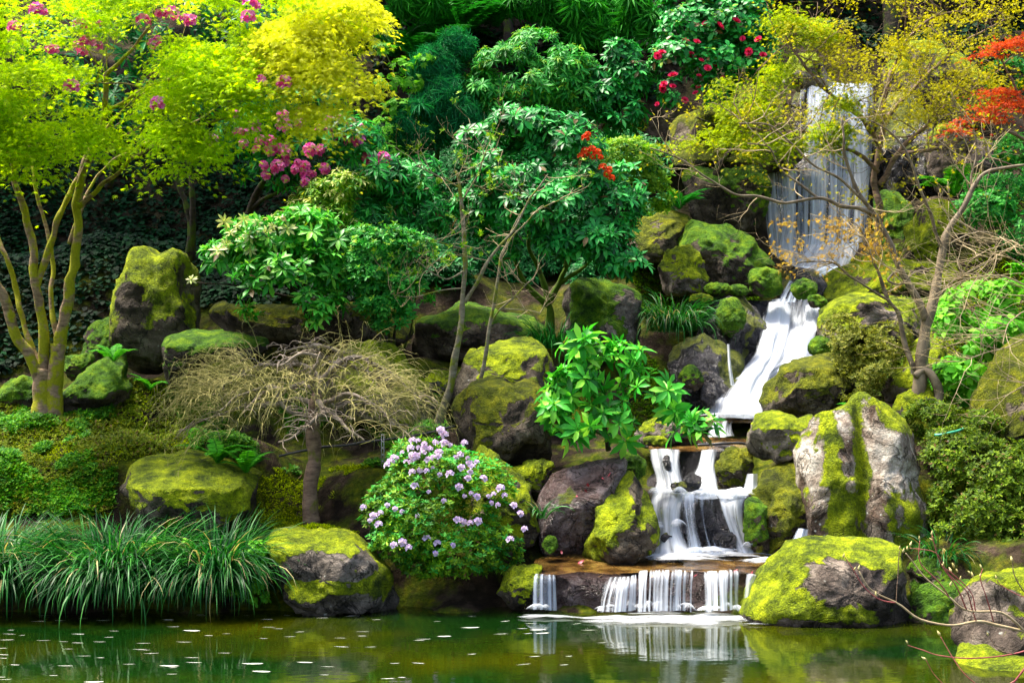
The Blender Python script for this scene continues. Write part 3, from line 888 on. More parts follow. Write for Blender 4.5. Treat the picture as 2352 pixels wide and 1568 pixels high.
def sheet(name, rows, mat, parent=None, nu=40, nv=60, ridge=.025, seed=1, edge=.2, origin=None, lip=.016):
    """rows: left px, right px, py, depth, density"""
    q = catmull(np.array(rows, float), nv)
    u = np.linspace(0, 1, nu)
    px = q[:, :1] + (q[:, 1:2] - q[:, :1]) * u
    d = q[:, 3:4] - .10 * np.sin(np.pi * u)[None] * 1.0
    py = np.broadcast_to(q[:, 2:3], px.shape)
    x = (px - CX) / F * d
    z = HC - (py - YH) / F * d
    z = z + lip * fbm(np.stack([x * 5, 0 * x, seed + 0 * x], -1).reshape(-1, 3), seed, 3).reshape(x.shape)
    v = np.stack([x, d + 0 * x, z], -1)
    wm = (q[:, 1] - q[:, 0]).mean() / F * q[:, 3].mean()
    s = np.concatenate([[0], np.cumsum(np.linalg.norm(np.diff(v[:, nu // 2], axis=0), axis=1))])
    U = np.broadcast_to(u[None] * wm, px.shape)
    Vv = np.broadcast_to(s[:, None], px.shape)
    n3 = np.stack([U * 9, Vv * 1.0, np.full_like(U, seed * 7.7)], -1).reshape(-1, 3)
    v[..., 1] += ridge * fbm(n3, seed, 3).reshape(px.shape)
    e = np.minimum(smooth(0, edge, u), smooth(0, edge, 1 - u))[None]
    dens = q[:, 4:5] * (.25 + .75 * e) - (1 - e) * .35
    mb = MB()
    i = np.arange(nv - 1)[:, None] * nu
    j = np.arange(nu - 1)[None]
    mb.add(v, np.stack([i + j, i + j + 1, i + nu + j + 1, i + nu + j], -1).reshape(-1, 4))
    uvs = np.stack([U + seed * .37, Vv + seed * 1.9], -1).reshape(-1, 2)
    o = build(name, mb, mat, parent, True, origin=origin, attrs={'dens': dens.ravel()}, uv=uvs)
    return o


def foam(name, px, py, d, rx, ry, parent, seed=1, h=.05, dens=.95):
    """low mound of foam lying on the water, rx across and ry deep in metres"""
    na, nr = 48, 14
    a = np.linspace(0, 2 * np.pi, na, endpoint=False)
    r = np.linspace(.02, 1, nr)[:, None]
    c = P(px, py, d)
    wob = 1 + .18 * np.sin(3 * a + seed) + .12 * np.sin(5 * a + 2 * seed)
    x = c[0] + rx * r * np.cos(a) * wob
    y = c[1] + ry * r * np.sin(a) * wob
    z = c[2] + h * (1 - r ** 2) + .006 + 0 * x + .012 * (1 - r) * fbm(np.stack([x * 6, y * 6, x * 0], -1).reshape(-1, 3), seed, 3).reshape(x.shape)
    mb = MB()
    i = np.arange(nr - 1)[:, None] * na
    j = np.arange(na)[None]
    k = (j + 1) % na
    mb.add(np.stack([x, y, z], -1), np.stack([i + j, i + na + j, i + na + k, i + k], -1).reshape(-1, 4), [np.arange(na)[::-1]])
    D = (dens * (1 - r ** 2.2) + 0 * x)
    uvs = np.stack([x, y], -1).reshape(-1, 2)
    return build(name, mb, M_FOAM, parent, True, attrs={'dens': D.ravel()}, uv=uvs)


def fall(label, base, group=None):
    return empty('waterfall', P(*base), label, 'waterfall', 'falls and cascades of the stream')


# upper waterfall: right tall curtain and left lower curtain
w = fall('tall right curtain of the upper waterfall, veiled by golden maple leaves', (1900, 625, 20.2))
sheet('curtain', [(1838, 2012, 193, 21.1, .45), (1830, 2016, 204, 20.75, .66), (1829, 2016, 260, 20.5, .60), (1832, 2010, 380, 20.4, .52), (1840, 2000, 480, 20.3, .46), (1836, 1992, 560, 20.1, .58), (1815, 1985, 622, 19.8, .8)], M_VEIL, w, 60, 80, seed=2, lip=.05)
sheet('bright_strand', [(1930, 2014, 197, 20.70, .85), (1940, 2010, 300, 20.40, .75), (1948, 2004, 420, 20.27, .66), (1955, 1998, 560, 20.05, .66)], M_FALL, w, 30, 60, seed=5, edge=.4, lip=.05)
sheet('bright_strand', [(1834, 1940, 204, 20.68, .8), (1834, 1930, 280, 20.40, .62), (1838, 1920, 390, 20.28, .40), (1840, 1900, 500, 20.2, .25)], M_FALL, w, 30, 60, seed=9, edge=.4, lip=.05)
sheet('wide_veil', [(1752, 2004, 392, 20.48, .30), (1748, 1998, 480, 20.36, .34), (1754, 1994, 560, 20.2, .40), (1785, 1985, 620, 19.9, .5)], M_VEIL, w, 60, 60, seed=37)
sheet('foam', [(1850, 1985, 560, 19.95, .55), (1815, 1985, 600, 19.7, .8), (1800, 1975, 628, 19.4, .85)], M_FALL, w, 30, 30, seed=6)
w = fall('lower left curtain of the upper waterfall sliding over dark rock', (1800, 620, 19.9))
sheet('curtain', [(1752, 1830, 372, 20.6, .55), (1744, 1834, 390, 20.3, .52), (1740, 1850, 480, 20.15, .42), (1748, 1850, 560, 19.95, .5), (1780, 1840, 622, 19.6, .6)], M_VEIL, w, 50, 60, seed=3)
sheet('bright_strand', [(1785, 1835, 385, 20.24, .72), (1795, 1835, 480, 20.1, .52), (1775, 1830, 560, 19.85, .62), (1790, 1835, 622, 19.5, .55)], M_FALL, w, 24, 40, seed=8)
w = fall('thin veil chute between the round moss cushions', (1810, 690, 17.6))
sheet('chute', [(1835, 1960, 612, 18.9, .62), (1812, 1900, 634, 18.2, .45), (1797, 1850, 662, 17.7, .42), (1786, 1830, 692, 17.3, .42)], M_VEIL, w, 30, 40, seed=4)

# middle cascade: rocky bed, then white water over it
MID = [(1748, 1888, 688, 17.6), (1738, 1882, 735, 17.2), (1738, 1880, 765, 16.7), (1722, 1870, 815, 16.35), (1680, 1815, 858, 15.95), (1645, 1775, 892, 15.7), (1622, 1768, 925, 15.45), (1612, 1764, 962, 15.2)]
tag(sheet('stream_bed', [(a - 40, b + 30, y, d + .22, 0) for a, b, y, d in MID], ST['wet'], ridge=.12, seed=3, nu=50), kind='structure')
w = fall('broad white middle cascade fanning down from the dark rocks', (1690, 955, 15.1))
sheet('main_flow', [(a, b, y, d, .74 - .2 * (k < 1) + .12 * (k > 4)) for k, (a, b, y, d) in enumerate(MID)], M_FALL, w, 60, 90, ridge=.06, seed=11)
sheet('right_strand', [(1845, 1885, 700, 17.3, .7), (1840, 1884, 745, 16.85, .9), (1806, 1880, 765, 16.5, .9), (1795, 1872, 820, 16.2, .85), (1780, 1830, 856, 15.85, .8)], M_FALL, w, 30, 50, seed=13)
sheet('left_strand', [(1757, 1815, 692, 17.35, .8), (1748, 1822, 735, 16.95, .98), (1742, 1815, 770, 16.5, .95), (1728, 1800, 820, 16.15, 1.0), (1690, 1775, 862, 15.75, 1.0), (1655, 1765, 905, 15.45, .98), (1640, 1760, 958, 15.05, 1.0)], M_FALL, w, 30, 60, ridge=.05, seed=15)
sheet('side_trickle', [(1668, 1676, 790, 15.72, .62), (1670, 1680, 840, 15.5, .6), (1676, 1688, 885, 15.4, .6)], M_FALL, w, 8, 20, seed=17)
foam('foam', 1690, 957, 14.95, .55, .28, w, 3)
w = fall('small white step half hidden behind the front rhododendron', (1650, 1002, 14.6))
sheet('step_flow', [(1632, 1690, 968, 14.85, .4), (1625, 1685, 985, 14.7, .66), (1615, 1690, 1003, 14.5, .7)], M_FALL, w, 30, 20, seed=19)

m, nt, out = newmat('stream water')
ps = pos(nt)
p = N(nt, 'ShaderNodeBsdfPrincipled', i_Roughness=.12, i_IOR=1.33, i_Alpha=.62)
nt.links.new(ramp(nt, noise(nt, 4, 4, .6, ps), [(.36, (.012, .008, .005)), (.5, (.10, .05, .012)), (.64, (.26, .16, .04))]), p.inputs['Base Color'])
nt.links.new(bump(nt, noise(nt, 6, 3, .5, ps), .01), p.inputs['Normal'])
p.inputs['Specular IOR Level'].default_value = .7
nt.links.new(p.outputs[0], out.inputs[0])
M_STREAM = m


def pool(label_pts, z, name='stream_water'):
    q = []
    for px, py in label_pts:
        d = (HC - z) * F / (py - YH)
        q.append([(px - CX) / F * d, d, z])
    mb = MB()
    mb.add(q, [list(range(len(q)))])
    tag(build(name, mb, M_STREAM), kind='structure')


def flatpool(pts, name='stream_water'):
    mb = MB()
    mb.add([P(*p) for p in pts], [list(range(len(pts)))])
    tag(build(name, mb, M_STREAM), kind='structure')


zl = P(1500, 1298, 11.95)[2]
flatpool([(1216, 1316, 11.9), (1260, 1322, 11.84), (1330, 1312, 11.9), (1400, 1318, 11.84), (1480, 1313, 11.84), (1600, 1312, 11.86), (1700, 1316, 11.84), (1775, 1316, 11.84), (1880, 1278, 12.6), (1760, 1258, 13.1), (1480, 1256, 13.1), (1290, 1264, 12.9), (1230, 1284, 12.5)])
flatpool([(1490, 1036, 13.85), (1725, 1036, 13.85), (1735, 1008, 14.6), (1600, 1004, 14.7), (1490, 1010, 14.5)])
flatpool([(1600, 972, 14.95), (1770, 970, 14.95), (1775, 950, 15.5), (1610, 950, 15.5)])

# lower cascade
w = fall('white lower cascade splitting around a round dark boulder', (1600, 1275, 12.8))
sheet('left_flow', [(1484, 1570, 1034, 13.75, .55), (1490, 1568, 1068, 13.55, .62), (1500, 1575, 1108, 13.4, .72), (1490, 1585, 1136, 13.25, .85), (1488, 1572, 1170, 13.05, .8), (1496, 1568, 1210, 12.9, .85), (1482, 1585, 1250, 12.75, .95), (1455, 1625, 1284, 12.5, .9)], M_FALL, w, 44, 80, ridge=.05, seed=21)
sheet('middle_flow', [(1606, 1652, 1032, 13.75, .6), (1598, 1645, 1070, 13.5, .72), (1580, 1650, 1105, 13.3, .9), (1578, 1660, 1138, 13.1, .95)], M_FALL, w, 34, 40, ridge=.04, seed=23)
sheet('boulder_veil', [(1560, 1650, 1136, 13.0, .55), (1562, 1650, 1180, 12.72, .14), (1570, 1660, 1230, 12.62, .16), (1575, 1680, 1272, 12.55, .4)], M_VEIL, w, 40, 40, ridge=.03, seed=25)
sheet('right_flow', [(1640, 1745, 1133, 13.1, .8), (1645, 1720, 1150, 12.95, .66), (1655, 1712, 1180, 12.85, .56), (1672, 1716, 1220, 12.75, .66), (1690, 1735, 1268, 12.6, .85)], M_FALL, w, 40, 60, ridge=.03, seed=27)
sheet('side_flow', [(1712, 1742, 1086, 13.3, .62), (1706, 1742, 1112, 13.2, .8), (1696, 1742, 1134, 13.05, .9)], M_FALL, w, 20, 24, seed=29)
sheet('ledge_flow', [(1560, 1745, 1124, 13.25, .75), (1550, 1745, 1136, 13.05, .85), (1560, 1745, 1145, 12.95, .7)], M_FALL, w, 40, 14, seed=31)
for fx, fy, fd, frx in ((1530, 1138, 13.12, .2), (1615, 1140, 12.98, .24), (1700, 1136, 12.95, .2), (1520, 1212, 12.9, .18), (1640, 1272, 12.55, .3)):
    foam('foam', fx, fy, fd, frx, .14, w, int(fx) % 11, h=.07, dens=.8)
foam('foam', 1545, 1282, 12.45, .72, .34, w, 5)
foam('foam', 1690, 1280, 12.5, .42, .2, w, 6, dens=.85)
w = fall('small silver chute at the left foot of the huge boulder', (1800, 1290, 12.2))
sheet('chute', [(1832, 1858, 1210, 12.45, .6), (1815, 1852, 1240, 12.3, .6), (1792, 1836, 1272, 12.15, .62), (1768, 1806, 1300, 11.95, .7)], M_VEIL, w, 24, 30, seed=33)
foam('foam', 1765, 1292, 12.1, .32, .14, w, 7, dens=.8)

# wet stones that break the cascades, and splashes where strands land
for k, (lab, cx, cy, rx, ry, d) in enumerate([
        ('wet black stone splitting the top left strands of the lower cascade', 1532, 1066, 9, 20, 13.44),
        ('small wet stone in the left flow of the lower cascade', 1560, 1118, 20, 13, 13.12),
        ('flat wet stone under the middle strand of the lower cascade', 1592, 1108, 17, 22, 13.02),
        ('wet stone at the right end of the lower cascade step', 1722, 1160, 17, 22, 12.85),
        ('low wet stone in the foam left of the round dark boulder', 1532, 1236, 15, 11, 12.7),
        ('dark flat stone in the pool before the lower cascade', 1540, 1284, 32, 9, 12.35),
        ('wet brown stone right of the round dark boulder', 1668, 1245, 26, 28, 12.62),
        ('wet stone at the left foot of the middle cascade', 1628, 905, 20, 26, 15.3)]):
    a = np.linspace(0, 2 * np.pi, 10, endpoint=False)
    rock('wet_stone', lab, [(cx + rx * np.cos(t), cy + ry * np.sin(t)) for t in a], d, mat='wet', moss=(-.7, .4), capm=0, dens=0, seed=160 + k, facets=3, rough=.1, NA=40,
         cat='stone', group='wet stones in the cascades')
w = fall('white splashes along the steps of the lower cascade', (1600, 1140, 12.9))
for k, (px, py, d, rx) in enumerate([(1505, 1140, 13.1, .12), (1560, 1142, 13.0, .12), (1630, 1146, 12.85, .13), (1700, 1142, 12.85, .1), (1495, 1215, 12.85, .12), (1555, 1214, 12.78, .1), (1720, 1268, 12.5, .12), (1600, 1278, 12.45, .2), (1480, 1272, 12.5, .2)]):
    foam('splash', px, py, d, rx, .09, w, k + 2, h=.10, dens=.75)
# lowest falls over the golden ledge
for lab, rows, fm, mt in [
        ('wide white fall over the lowest ledge, widest of its row', [(1462, 1596, 1308, 11.86, .40), (1460, 1596, 1318, 11.72, .62), (1458, 1594, 1350, 11.66, .42), (1455, 1594, 1402, 11.6, .50)], (1530, 1408, 11.5, .62, .20), M_FRINGE),
        ('square white fall nearest the triangular boulder', [(1612, 1702, 1312, 11.86, .45), (1612, 1704, 1322, 11.70, .68), (1614, 1703, 1360, 11.62, .56), (1614, 1704, 1404, 11.56, .62)], (1660, 1410, 11.45, .46, .2), M_FRINGE),
        ('slanting fringe of white water left of the wide lowest fall', [(1392, 1468, 1322, 11.84, .35), (1384, 1468, 1342, 11.70, .60), (1374, 1468, 1372, 11.64, .52), (1368, 1468, 1402, 11.6, .60)], (1420, 1406, 11.5, .34, .12), M_FRINGE),
        ('faint trickle at the far left end of the lowest ledge', [(1226, 1280, 1318, 11.84, .15), (1222, 1282, 1335, 11.74, .24), (1220, 1285, 1400, 11.68, .24)], (1250, 1396, 11.62, .26, .07), M_VEIL),
        ('narrow white thread between the triangular boulder and the square fall', [(1712, 1738, 1320, 11.84, .45), (1710, 1736, 1332, 11.70, .6), (1706, 1724, 1395, 11.62, .6)], (1715, 1404, 11.55, .14, .08), M_FALL)]:
    w = fall(lab, (.5 * (rows[-1][0] + rows[-1][1]), 1404, 11.6))
    for k in range(int((rows[-1][1] - rows[-1][0]) / 22)):
        foam('splash', rows[-1][0] + 12 + 22 * k, 1402 + RNG.uniform(-2, 3), 11.56, RNG.uniform(.05, .1), .06, w, k, h=RNG.uniform(.03, .09), dens=.7)
    sheet('curtain', rows, mt, w, 50, 40, ridge=.02, seed=int(rows[0][0]) % 97, edge=.1)
    px, py, d, rx, ry = fm
    foam('foam', px, HC * F / (d - .12) + YH - 2, d - .12, rx * 1.15, ry * 1.9, w, int(px) % 13, h=.012, dens=.72)


# ------------------------------------------------------------------ plant materials
G_RHODO = leafmat('glossy rhododendron leaves', [(.003, .06, .010), (.009, .21, .030), (.025, .40, .06), (.09, .54, .09)], .22, .32, .6, dead=.02)
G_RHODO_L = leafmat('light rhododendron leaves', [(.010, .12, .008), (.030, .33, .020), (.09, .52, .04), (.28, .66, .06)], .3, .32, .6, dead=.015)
G_DEEP = leafmat('deep green leaves', [(.004, .07, .012), (.008, .17, .03), (.02, .28, .05)], .2, .4, .5)
G_MID = leafmat('mid green small leaves', [(.008, .15, .02), (.03, .33, .035), (.12, .50, .06)], .3, .4, .45)
G_YG = leafmat('yellow green small leaves', [(.03, .16, .006), (.12, .34, .010), (.34, .52, .03)], .35, .45, .35)
G_LIME = leafmat('lime maple leaves', [(.20, .40, .001), (.38, .61, .002), (.58, .75, .004)], .6, .5, .2, .4)
G_LIME_LIT = leafmat('sunlit yellow maple leaves', [(.60, .66, .001), (.76, .80, .002), (.78, .82, .16)], .55, .5, .2, .3)  # lime maple leaves in the sun patch, sunlight put into the colour
G_GOLD = leafmat('golden maple leaves', [(.18, .18, .002), (.40, .40, .004), (.62, .56, .014)], .45, .5, .25, .35)
G_GOLDG = leafmat('gold green maple leaves', [(.14, .24, .002), (.32, .46, .002), (.56, .64, .004)], .45, .5, .25, .35)
G_AMBER = leafmat('amber young leaves', [(.30, .16, .02), (.5, .32, .05), (.6, .46, .1)], .45, .5, .25, .2)
G_RED = leafmat('red maple leaves', [(.32, .012, .004), (.5, .045, .008), (.6, .12, .015)], .4, .5, .25, .3)
G_FEATH = leafmat('blue green feathery needles', [(.004, .09, .03), (.008, .19, .06), (.018, .30, .08)], .3, .5, .3)
G_BRIGHT = leafmat('bright spring leaves', [(.06, .3, .01), (.12, .45, .015), (.22, .55, .03)], .4, .45, .35)
G_FERN = leafmat('dark fern fronds', [(.004, .08, .008), (.01, .16, .012), (.02, .25, .02)], .3, .5, .3)
G_FERNB = leafmat('bright fern fronds', [(.02, .2, .01), (.06, .36, .015), (.12, .45, .02)], .35, .5, .3)
G_GRASS = leafmat('grass blades', [(.0015, .03, .006), (.005, .08, .012), (.015, .16, .018), (.05, .24, .03)], .3, .35, .5, .3, dead=.04, dcol=(.42, .36, .16))
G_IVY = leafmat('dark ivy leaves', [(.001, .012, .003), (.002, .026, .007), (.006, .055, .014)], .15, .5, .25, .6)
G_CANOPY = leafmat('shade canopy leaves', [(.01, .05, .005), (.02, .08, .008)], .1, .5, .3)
G_COVER = leafmat('creeping cover leaves', [(.012, .10, .004), (.06, .26, .006), (.17, .38, .012)], .3, .45, .35, .6)
G_AZ = leafmat('azalea leaves', [(.03, .14, .003), (.10, .29, .006), (.27, .46, .012)], .3, .4, .4, .5, dead=.03)
G_PALE_LIT = leafmat('pale cream sunlit leaves', [(.35, .48, .08), (.60, .66, .22), (.80, .78, .45)], .35, .4, .4, .2)  # sunlit leaf highlights painted as a pale colour
C_PINK = leafmat('pink rhododendron petals', [(.60, .02, .40), (.74, .10, .56), (.80, .36, .70)], .35, .5, .25, .1)
C_PALEPINK = leafmat('pale pink petals', [(.7, .22, .45), (.8, .45, .6), (.85, .6, .7)], .35, .5, .25, .1)
C_LILAC = leafmat('lilac azalea petals', [(.42, .30, .72), (.58, .45, .8), (.75, .62, .85)], .35, .5, .25, .1)
C_RED = leafmat('crimson camellia petals', [(.5, .004, .03), (.65, .01, .07), (.7, .03, .16)], .25, .5, .3, .1)
C_ORANGE = leafmat('orange red azalea petals', [(.6, .03, .004), (.75, .08, .01)], .3, .5, .3, .1)
B_DARK = barkmat('dark mossy bark', (.012, .009, .007), (.05, .038, .028), (.05, .08, .004), .35)
B_TAN = barkmat('tan maple bark', (.09, .055, .03), (.36, .25, .15), (.26, .26, .006), .5)
B_GREY = barkmat('grey green sapling bark', (.10, .085, .05), (.27, .24, .16), (.14, .17, .01), .35)
B_BROWN = barkmat('brown banded bark', (.08, .05, .035), (.27, .18, .12), (.13, .14, .01), .1)
B_TWIG = plain('pale tan twigs', [(.26, .19, .10), (.50, .40, .24)], .7, 14, .2, 0)
B_TWIGY = plain('olive tan twigs', [(.19, .20, .035), (.52, .44, .18)], .7, 5, .2, 0)
B_LIMB = plain('grey brown maple limbs', [(.11, .085, .06), (.32, .26, .19)], .65, 12, .25, .003)
B_REDTWIG = plain('red young twigs', [(.20, .03, .04), (.40, .12, .10)], .45, 3, .4, 0)
B_STRAW = plain('straw grey branch', [(.07, .05, .03), (.24, .19, .12)], .6, 9, .3, .003)


# ------------------------------------------------------------------ foliage scatter
def blob_points(blobs, n, rng, shell=.62, holes=.0, freq=2.2, seed=0):
    """blobs: px, py, rx, ry (photo pixels), depth, half depth (m) -> points and outward directions"""
    B = np.array(blobs, float)
    c = np.stack([P(*b[[0, 1, 4]]) for b in B])
    rad = np.stack([B[:, 2] / F * B[:, 4], B[:, 5], B[:, 3] / F * B[:, 4]], -1)
    w = (rad[:, 0] * rad[:, 2]) ** .9
    pts, outs = [], []
    got = 0
    while got < n:
        k = rng.choice(len(B), n, p=w / w.sum())
        d = unit(rng.normal(size=(n, 3)))
        keep = (d[:, 1] < .35)
        k, d = k[keep], d[keep]
        r = shell + (1.04 - shell) * rng.random(len(d)) ** .6
        p = c[k] + d * r[:, None] * rad[k]
        if holes > -1:
            nz = fbm(p * freq, 77 + seed, 3)
            sel = nz > holes
            p, d = p[sel], d[sel]
        pts.append(p)
        outs.append(d)
        got += len(p)
    return np.concatenate(pts)[:n], np.concatenate(outs)[:n]


def leaves_on(mb, tmpl, p, out, size, rng, upw=.7, jit=.5, vary=.3):
    """templates whose z is the stem axis (whorls, minis)"""
    ax = unit(out * .7 + np.array([0, -.15, upw]) + rng.normal(0, jit, p.shape) * .6)
    R = rot_to(ax, rng)
    s = size * rng.uniform(1 - vary, 1 + vary, len(p))
    which = rng.integers(0, len(tmpl), len(p))
    for k, (tv, tf) in enumerate(tmpl):
        q = which == k
        inst(mb, tv, tf, p[q], R[q], s[q])


def sprays(mb, tmpl, centres, outs, rad, per, size, rng, flat=.16, tilt=.35, droop=.3):
    """flat layered sprays of single leaves (maples)"""
    n = len(centres)
    nrm = unit(np.stack([outs[:, 0] * tilt, outs[:, 1] * tilt - .15, np.ones(n)], -1) + rng.normal(0, .16, (n, 3)))
    R = rot_to(nrm, rng)
    u = rng.normal(0, .5, (n, per, 2))
    rr = np.linalg.norm(u, axis=-1)
    loc = np.stack([u[..., 0], u[..., 1], rng.normal(0, flat, (n, per)) - droop * rr ** 2], -1) * (rad * rng.uniform(.6, 1.3, n))[:, None, None]
    p = (centres[:, None] + np.einsum('nij,nkj->nki', R, loc)).reshape(-1, 3)
    dirl = np.stack([u[..., 0], u[..., 1], -.35 + 0 * rr], -1) + rng.normal(0, .45, (n, per, 3))
    dirw = unit(np.einsum('nij,nkj->nki', R, dirl).reshape(-1, 3))
    up = np.repeat(nrm, per, 0) + rng.normal(0, .35, (n * per, 3))
    inst(mb, tmpl[0], tmpl[1], p, frames(dirw, unit(up)), size * rng.uniform(.65, 1.25, len(p)))


def limb(mb, pts, r0, r1, sides=7, n=26, wob=.02):
    """pts: (px, py, depth) photo points"""
    q = np.array([P(*a) for a in pts])
    t = np.linspace(0, 1, len(q))
    tube(mb, q, r0 + (r1 - r0) * t ** .8, sides, n, wob)
    return q


def twig_tree(mb, starts, dirs, length, rad, levels, rng, kids=3, spread=.7, curl=.25, grav=0.0, shrink=.62, seg=6, sides=4, tips=None, taper=.35):
    """branching twigs; returns tips in the list 'tips' as (point, direction)"""
    for s, d in zip(starts, dirs):
        L = length * rng.uniform(.7, 1.25)
        p = [np.array(s)]
        dd = unit(np.array(d, float))
        for k in range(seg):
            dd = unit(dd + rng.normal(0, curl, 3) * .6 + np.array([0, 0, grav]))
            p.append(p[-1] + dd * L / seg)
        p = np.array(p)
        tube(mb, p, np.linspace(rad, rad * taper, seg + 1), sides)
        if tips is not None:
            tips.append((p[-1], dd, levels))
            if levels <= 1:
                tips.append((p[seg // 2], dd, levels))
        if levels > 0:
            ks = rng.integers(max(1, kids - 1), kids + 2)
            idx = np.clip(rng.integers(seg // 3, seg + 1, ks), 1, seg)
            nd = [unit(unit(p[i] - p[i - 1]) + rng.normal(0, spread, 3)) for i in idx]
            twig_tree(mb, p[idx], nd, length * shrink, rad * taper * 1.25, levels - 1, rng, kids, spread, curl, grav, shrink, max(4, seg - 1), max(3, sides - 1), tips, taper)


def shrub(name, label, cat, base, blobs, n, tmpl, size, mat, stems=(), stem_mat=None, stem_r=.03, seed=1, group=None, holes=-.25, shell=.55,
          upw=.7, jit=.5, freq=2.2, blossoms=None, extra=None):
    rng = np.random.default_rng(seed)
    root = empty(name, P(*base), label, cat, group)
    if stems:
        mb = MB()
        for st in stems:
            st = list(st)
            r0 = stem_r
            if not hasattr(st[-1], '__len__'):
                r0 = st.pop()
            limb(mb, st, r0, r0 * .35)
        build('branches', mb, stem_mat or B_DARK, root, True)
    p, o = blob_points(blobs, n, rng, shell, holes, freq, seed)
    mb = MB()
    leaves_on(mb, tmpl, p, o, size, rng, upw, jit)
    build('foliage', mb, mat, root)
    if extra:
        em, es, en, et = extra
        q = rng.choice(len(p), en, replace=False)
        mb = MB()
        leaves_on(mb, et, p[q] + o[q] * .02 + np.array([0, 0, .02]), o[q], es, rng, 1.4, .3)
        build('young_leaves', mb, em, root)
    if blossoms:
        spots, d, off, bm, btm, bs = blossoms[:6]
        bname = blossoms[6] if len(blossoms) > 6 else 'blossom'
        first = None
        for k, s in enumerate(spots):
            px, py = s[0], s[1]
            dd = s[2] if len(s) > 2 else d + rng.uniform(-off, off)
            w = P(px, py, dd)
            ax = unit(np.array([rng.normal(0, .45), -.8, .55 + rng.normal(0, .3)]))
            rot = Vector(ax).to_track_quat('Z', 'Y').to_euler()
            sc = bs * rng.uniform(.65, 1.3)
            if first is None:
                t = MB()
                t.add(btm[0], *btm[1])
                first = build(bname, t, bm, None)
                first.parent = root
                first.location = [float(a) for a in (w - np.array(root.location))]
                first.rotation_euler, first.scale = rot, (sc,) * 3
            else:
                child_copy(first, root, w, rot, sc)
    return root


def fern(name, label, base, n, L, mat, seed, group=None, spread=1.0, arc=1.1, face=None):
    rng = np.random.default_rng(seed)
    root = empty(name, P(*base), label, 'fern', group)
    mb = MB()
    b = P(*base)
    for k in range(n):
        a = rng.uniform(0, 2 * np.pi) if face is None else rng.normal(face, .8)
        h = np.array([math.cos(a), math.sin(a), 0])
        ln = L * rng.uniform(.7, 1.15)
        t = np.linspace(0, 1, 34)
        el = 1.25 * rng.uniform(.75, 1.05)
        ang = el - arc * 1.5 * t * rng.uniform(.8, 1.1)
        dv = np.cos(ang)[:, None] * h * spread + np.sin(ang)[:, None] * np.array([0, 0, 1])
        pts = b + np.concatenate([[[0, 0, 0]], np.cumsum(dv[:-1] * ln / 33, 0)])
        tube(mb, pts[::3], np.linspace(.006, .002, 12), 3)
        tn = unit(np.gradient(pts, axis=0))
        side = unit(np.cross(tn, np.array([0, 0, 1.])))
        up = np.cross(side, tn)
        pl = ln * .20 * np.sin(np.pi * np.clip(t * .93 + .09, 0, 1)) ** .8
        for sg in (-1, 1):
            ax = unit(side * sg + tn * .35 - up * .12 + rng.normal(0, .06, pts.shape))
            inst(mb, *t_rhomb(.13, .02, .35), pts, frames(ax, up), pl)
    build('fronds', mb, mat, root)
    return root


def grass(label, base, rx, ry, n, L, seed, name='grass_clump', lean=(0, -.25), mat=None, w=.007, group='clumps of long grass beside the water', up=.9):
    rng = np.random.default_rng(seed)
    b = P(*base)
    root = empty(name, b, label, 'grass clump', group)
    mb = MB()
    a = rng.uniform(0, 2 * np.pi, n)
    r = np.sqrt(rng.random(n))
    p0 = b + np.stack([rx * r * np.cos(a), ry * r * np.sin(a), 0 * a], -1)
    h = np.stack([1.2 * r * np.cos(a) + rng.normal(0, .28, n) + lean[0], r * np.sin(a) + rng.normal(0, .35, n) + lean[1], np.zeros(n)], -1)
    ln = L * rng.uniform(.55, 1.15, n)
    m = 8
    t = np.linspace(0, 1, m)
    e0 = np.clip(up + rng.normal(.2, .22, n) + .35 * r * np.sin(a), .35, 1.5)
    bend = rng.uniform(.8, 2.3, n) + np.where(h[:, 1] < 0, rng.uniform(.1, 1.3, n), 0)
    hd = unit(h + 1e-4)
    ang = e0[:, None] - bend[:, None] * t[None] ** 1.4
    dv = np.cos(ang)[..., None] * hd[:, None] + np.sin(ang)[..., None] * np.array([0, 0, 1])
    pts = p0[:, None] + np.concatenate([np.zeros((n, 1, 3)), np.cumsum(dv[:, :-1], 1)], 1) * (ln / (m - 1))[:, None, None]
    sd = unit(np.cross(hd, np.array([0, 0, 1.])) + rng.normal(0, .3, (n, 3)))
    ww = (w * rng.uniform(.6, 1.2, n))[:, None, None] * (np.sin(np.pi * (t * .8 + .2)) ** .6)[None, :, None]
    v = np.stack([pts - sd[:, None] * ww, pts + sd[:, None] * ww], 2).reshape(-1, 3)
    i = (np.arange(n) * m * 2)[:, None] + (np.arange(m - 1) * 2)[None]
    mb.add(v, np.stack([i, i + 1, i + 3, i + 2], -1).reshape(-1, 4))
    build('blades', mb, mat or G_GRASS, root)
    return root


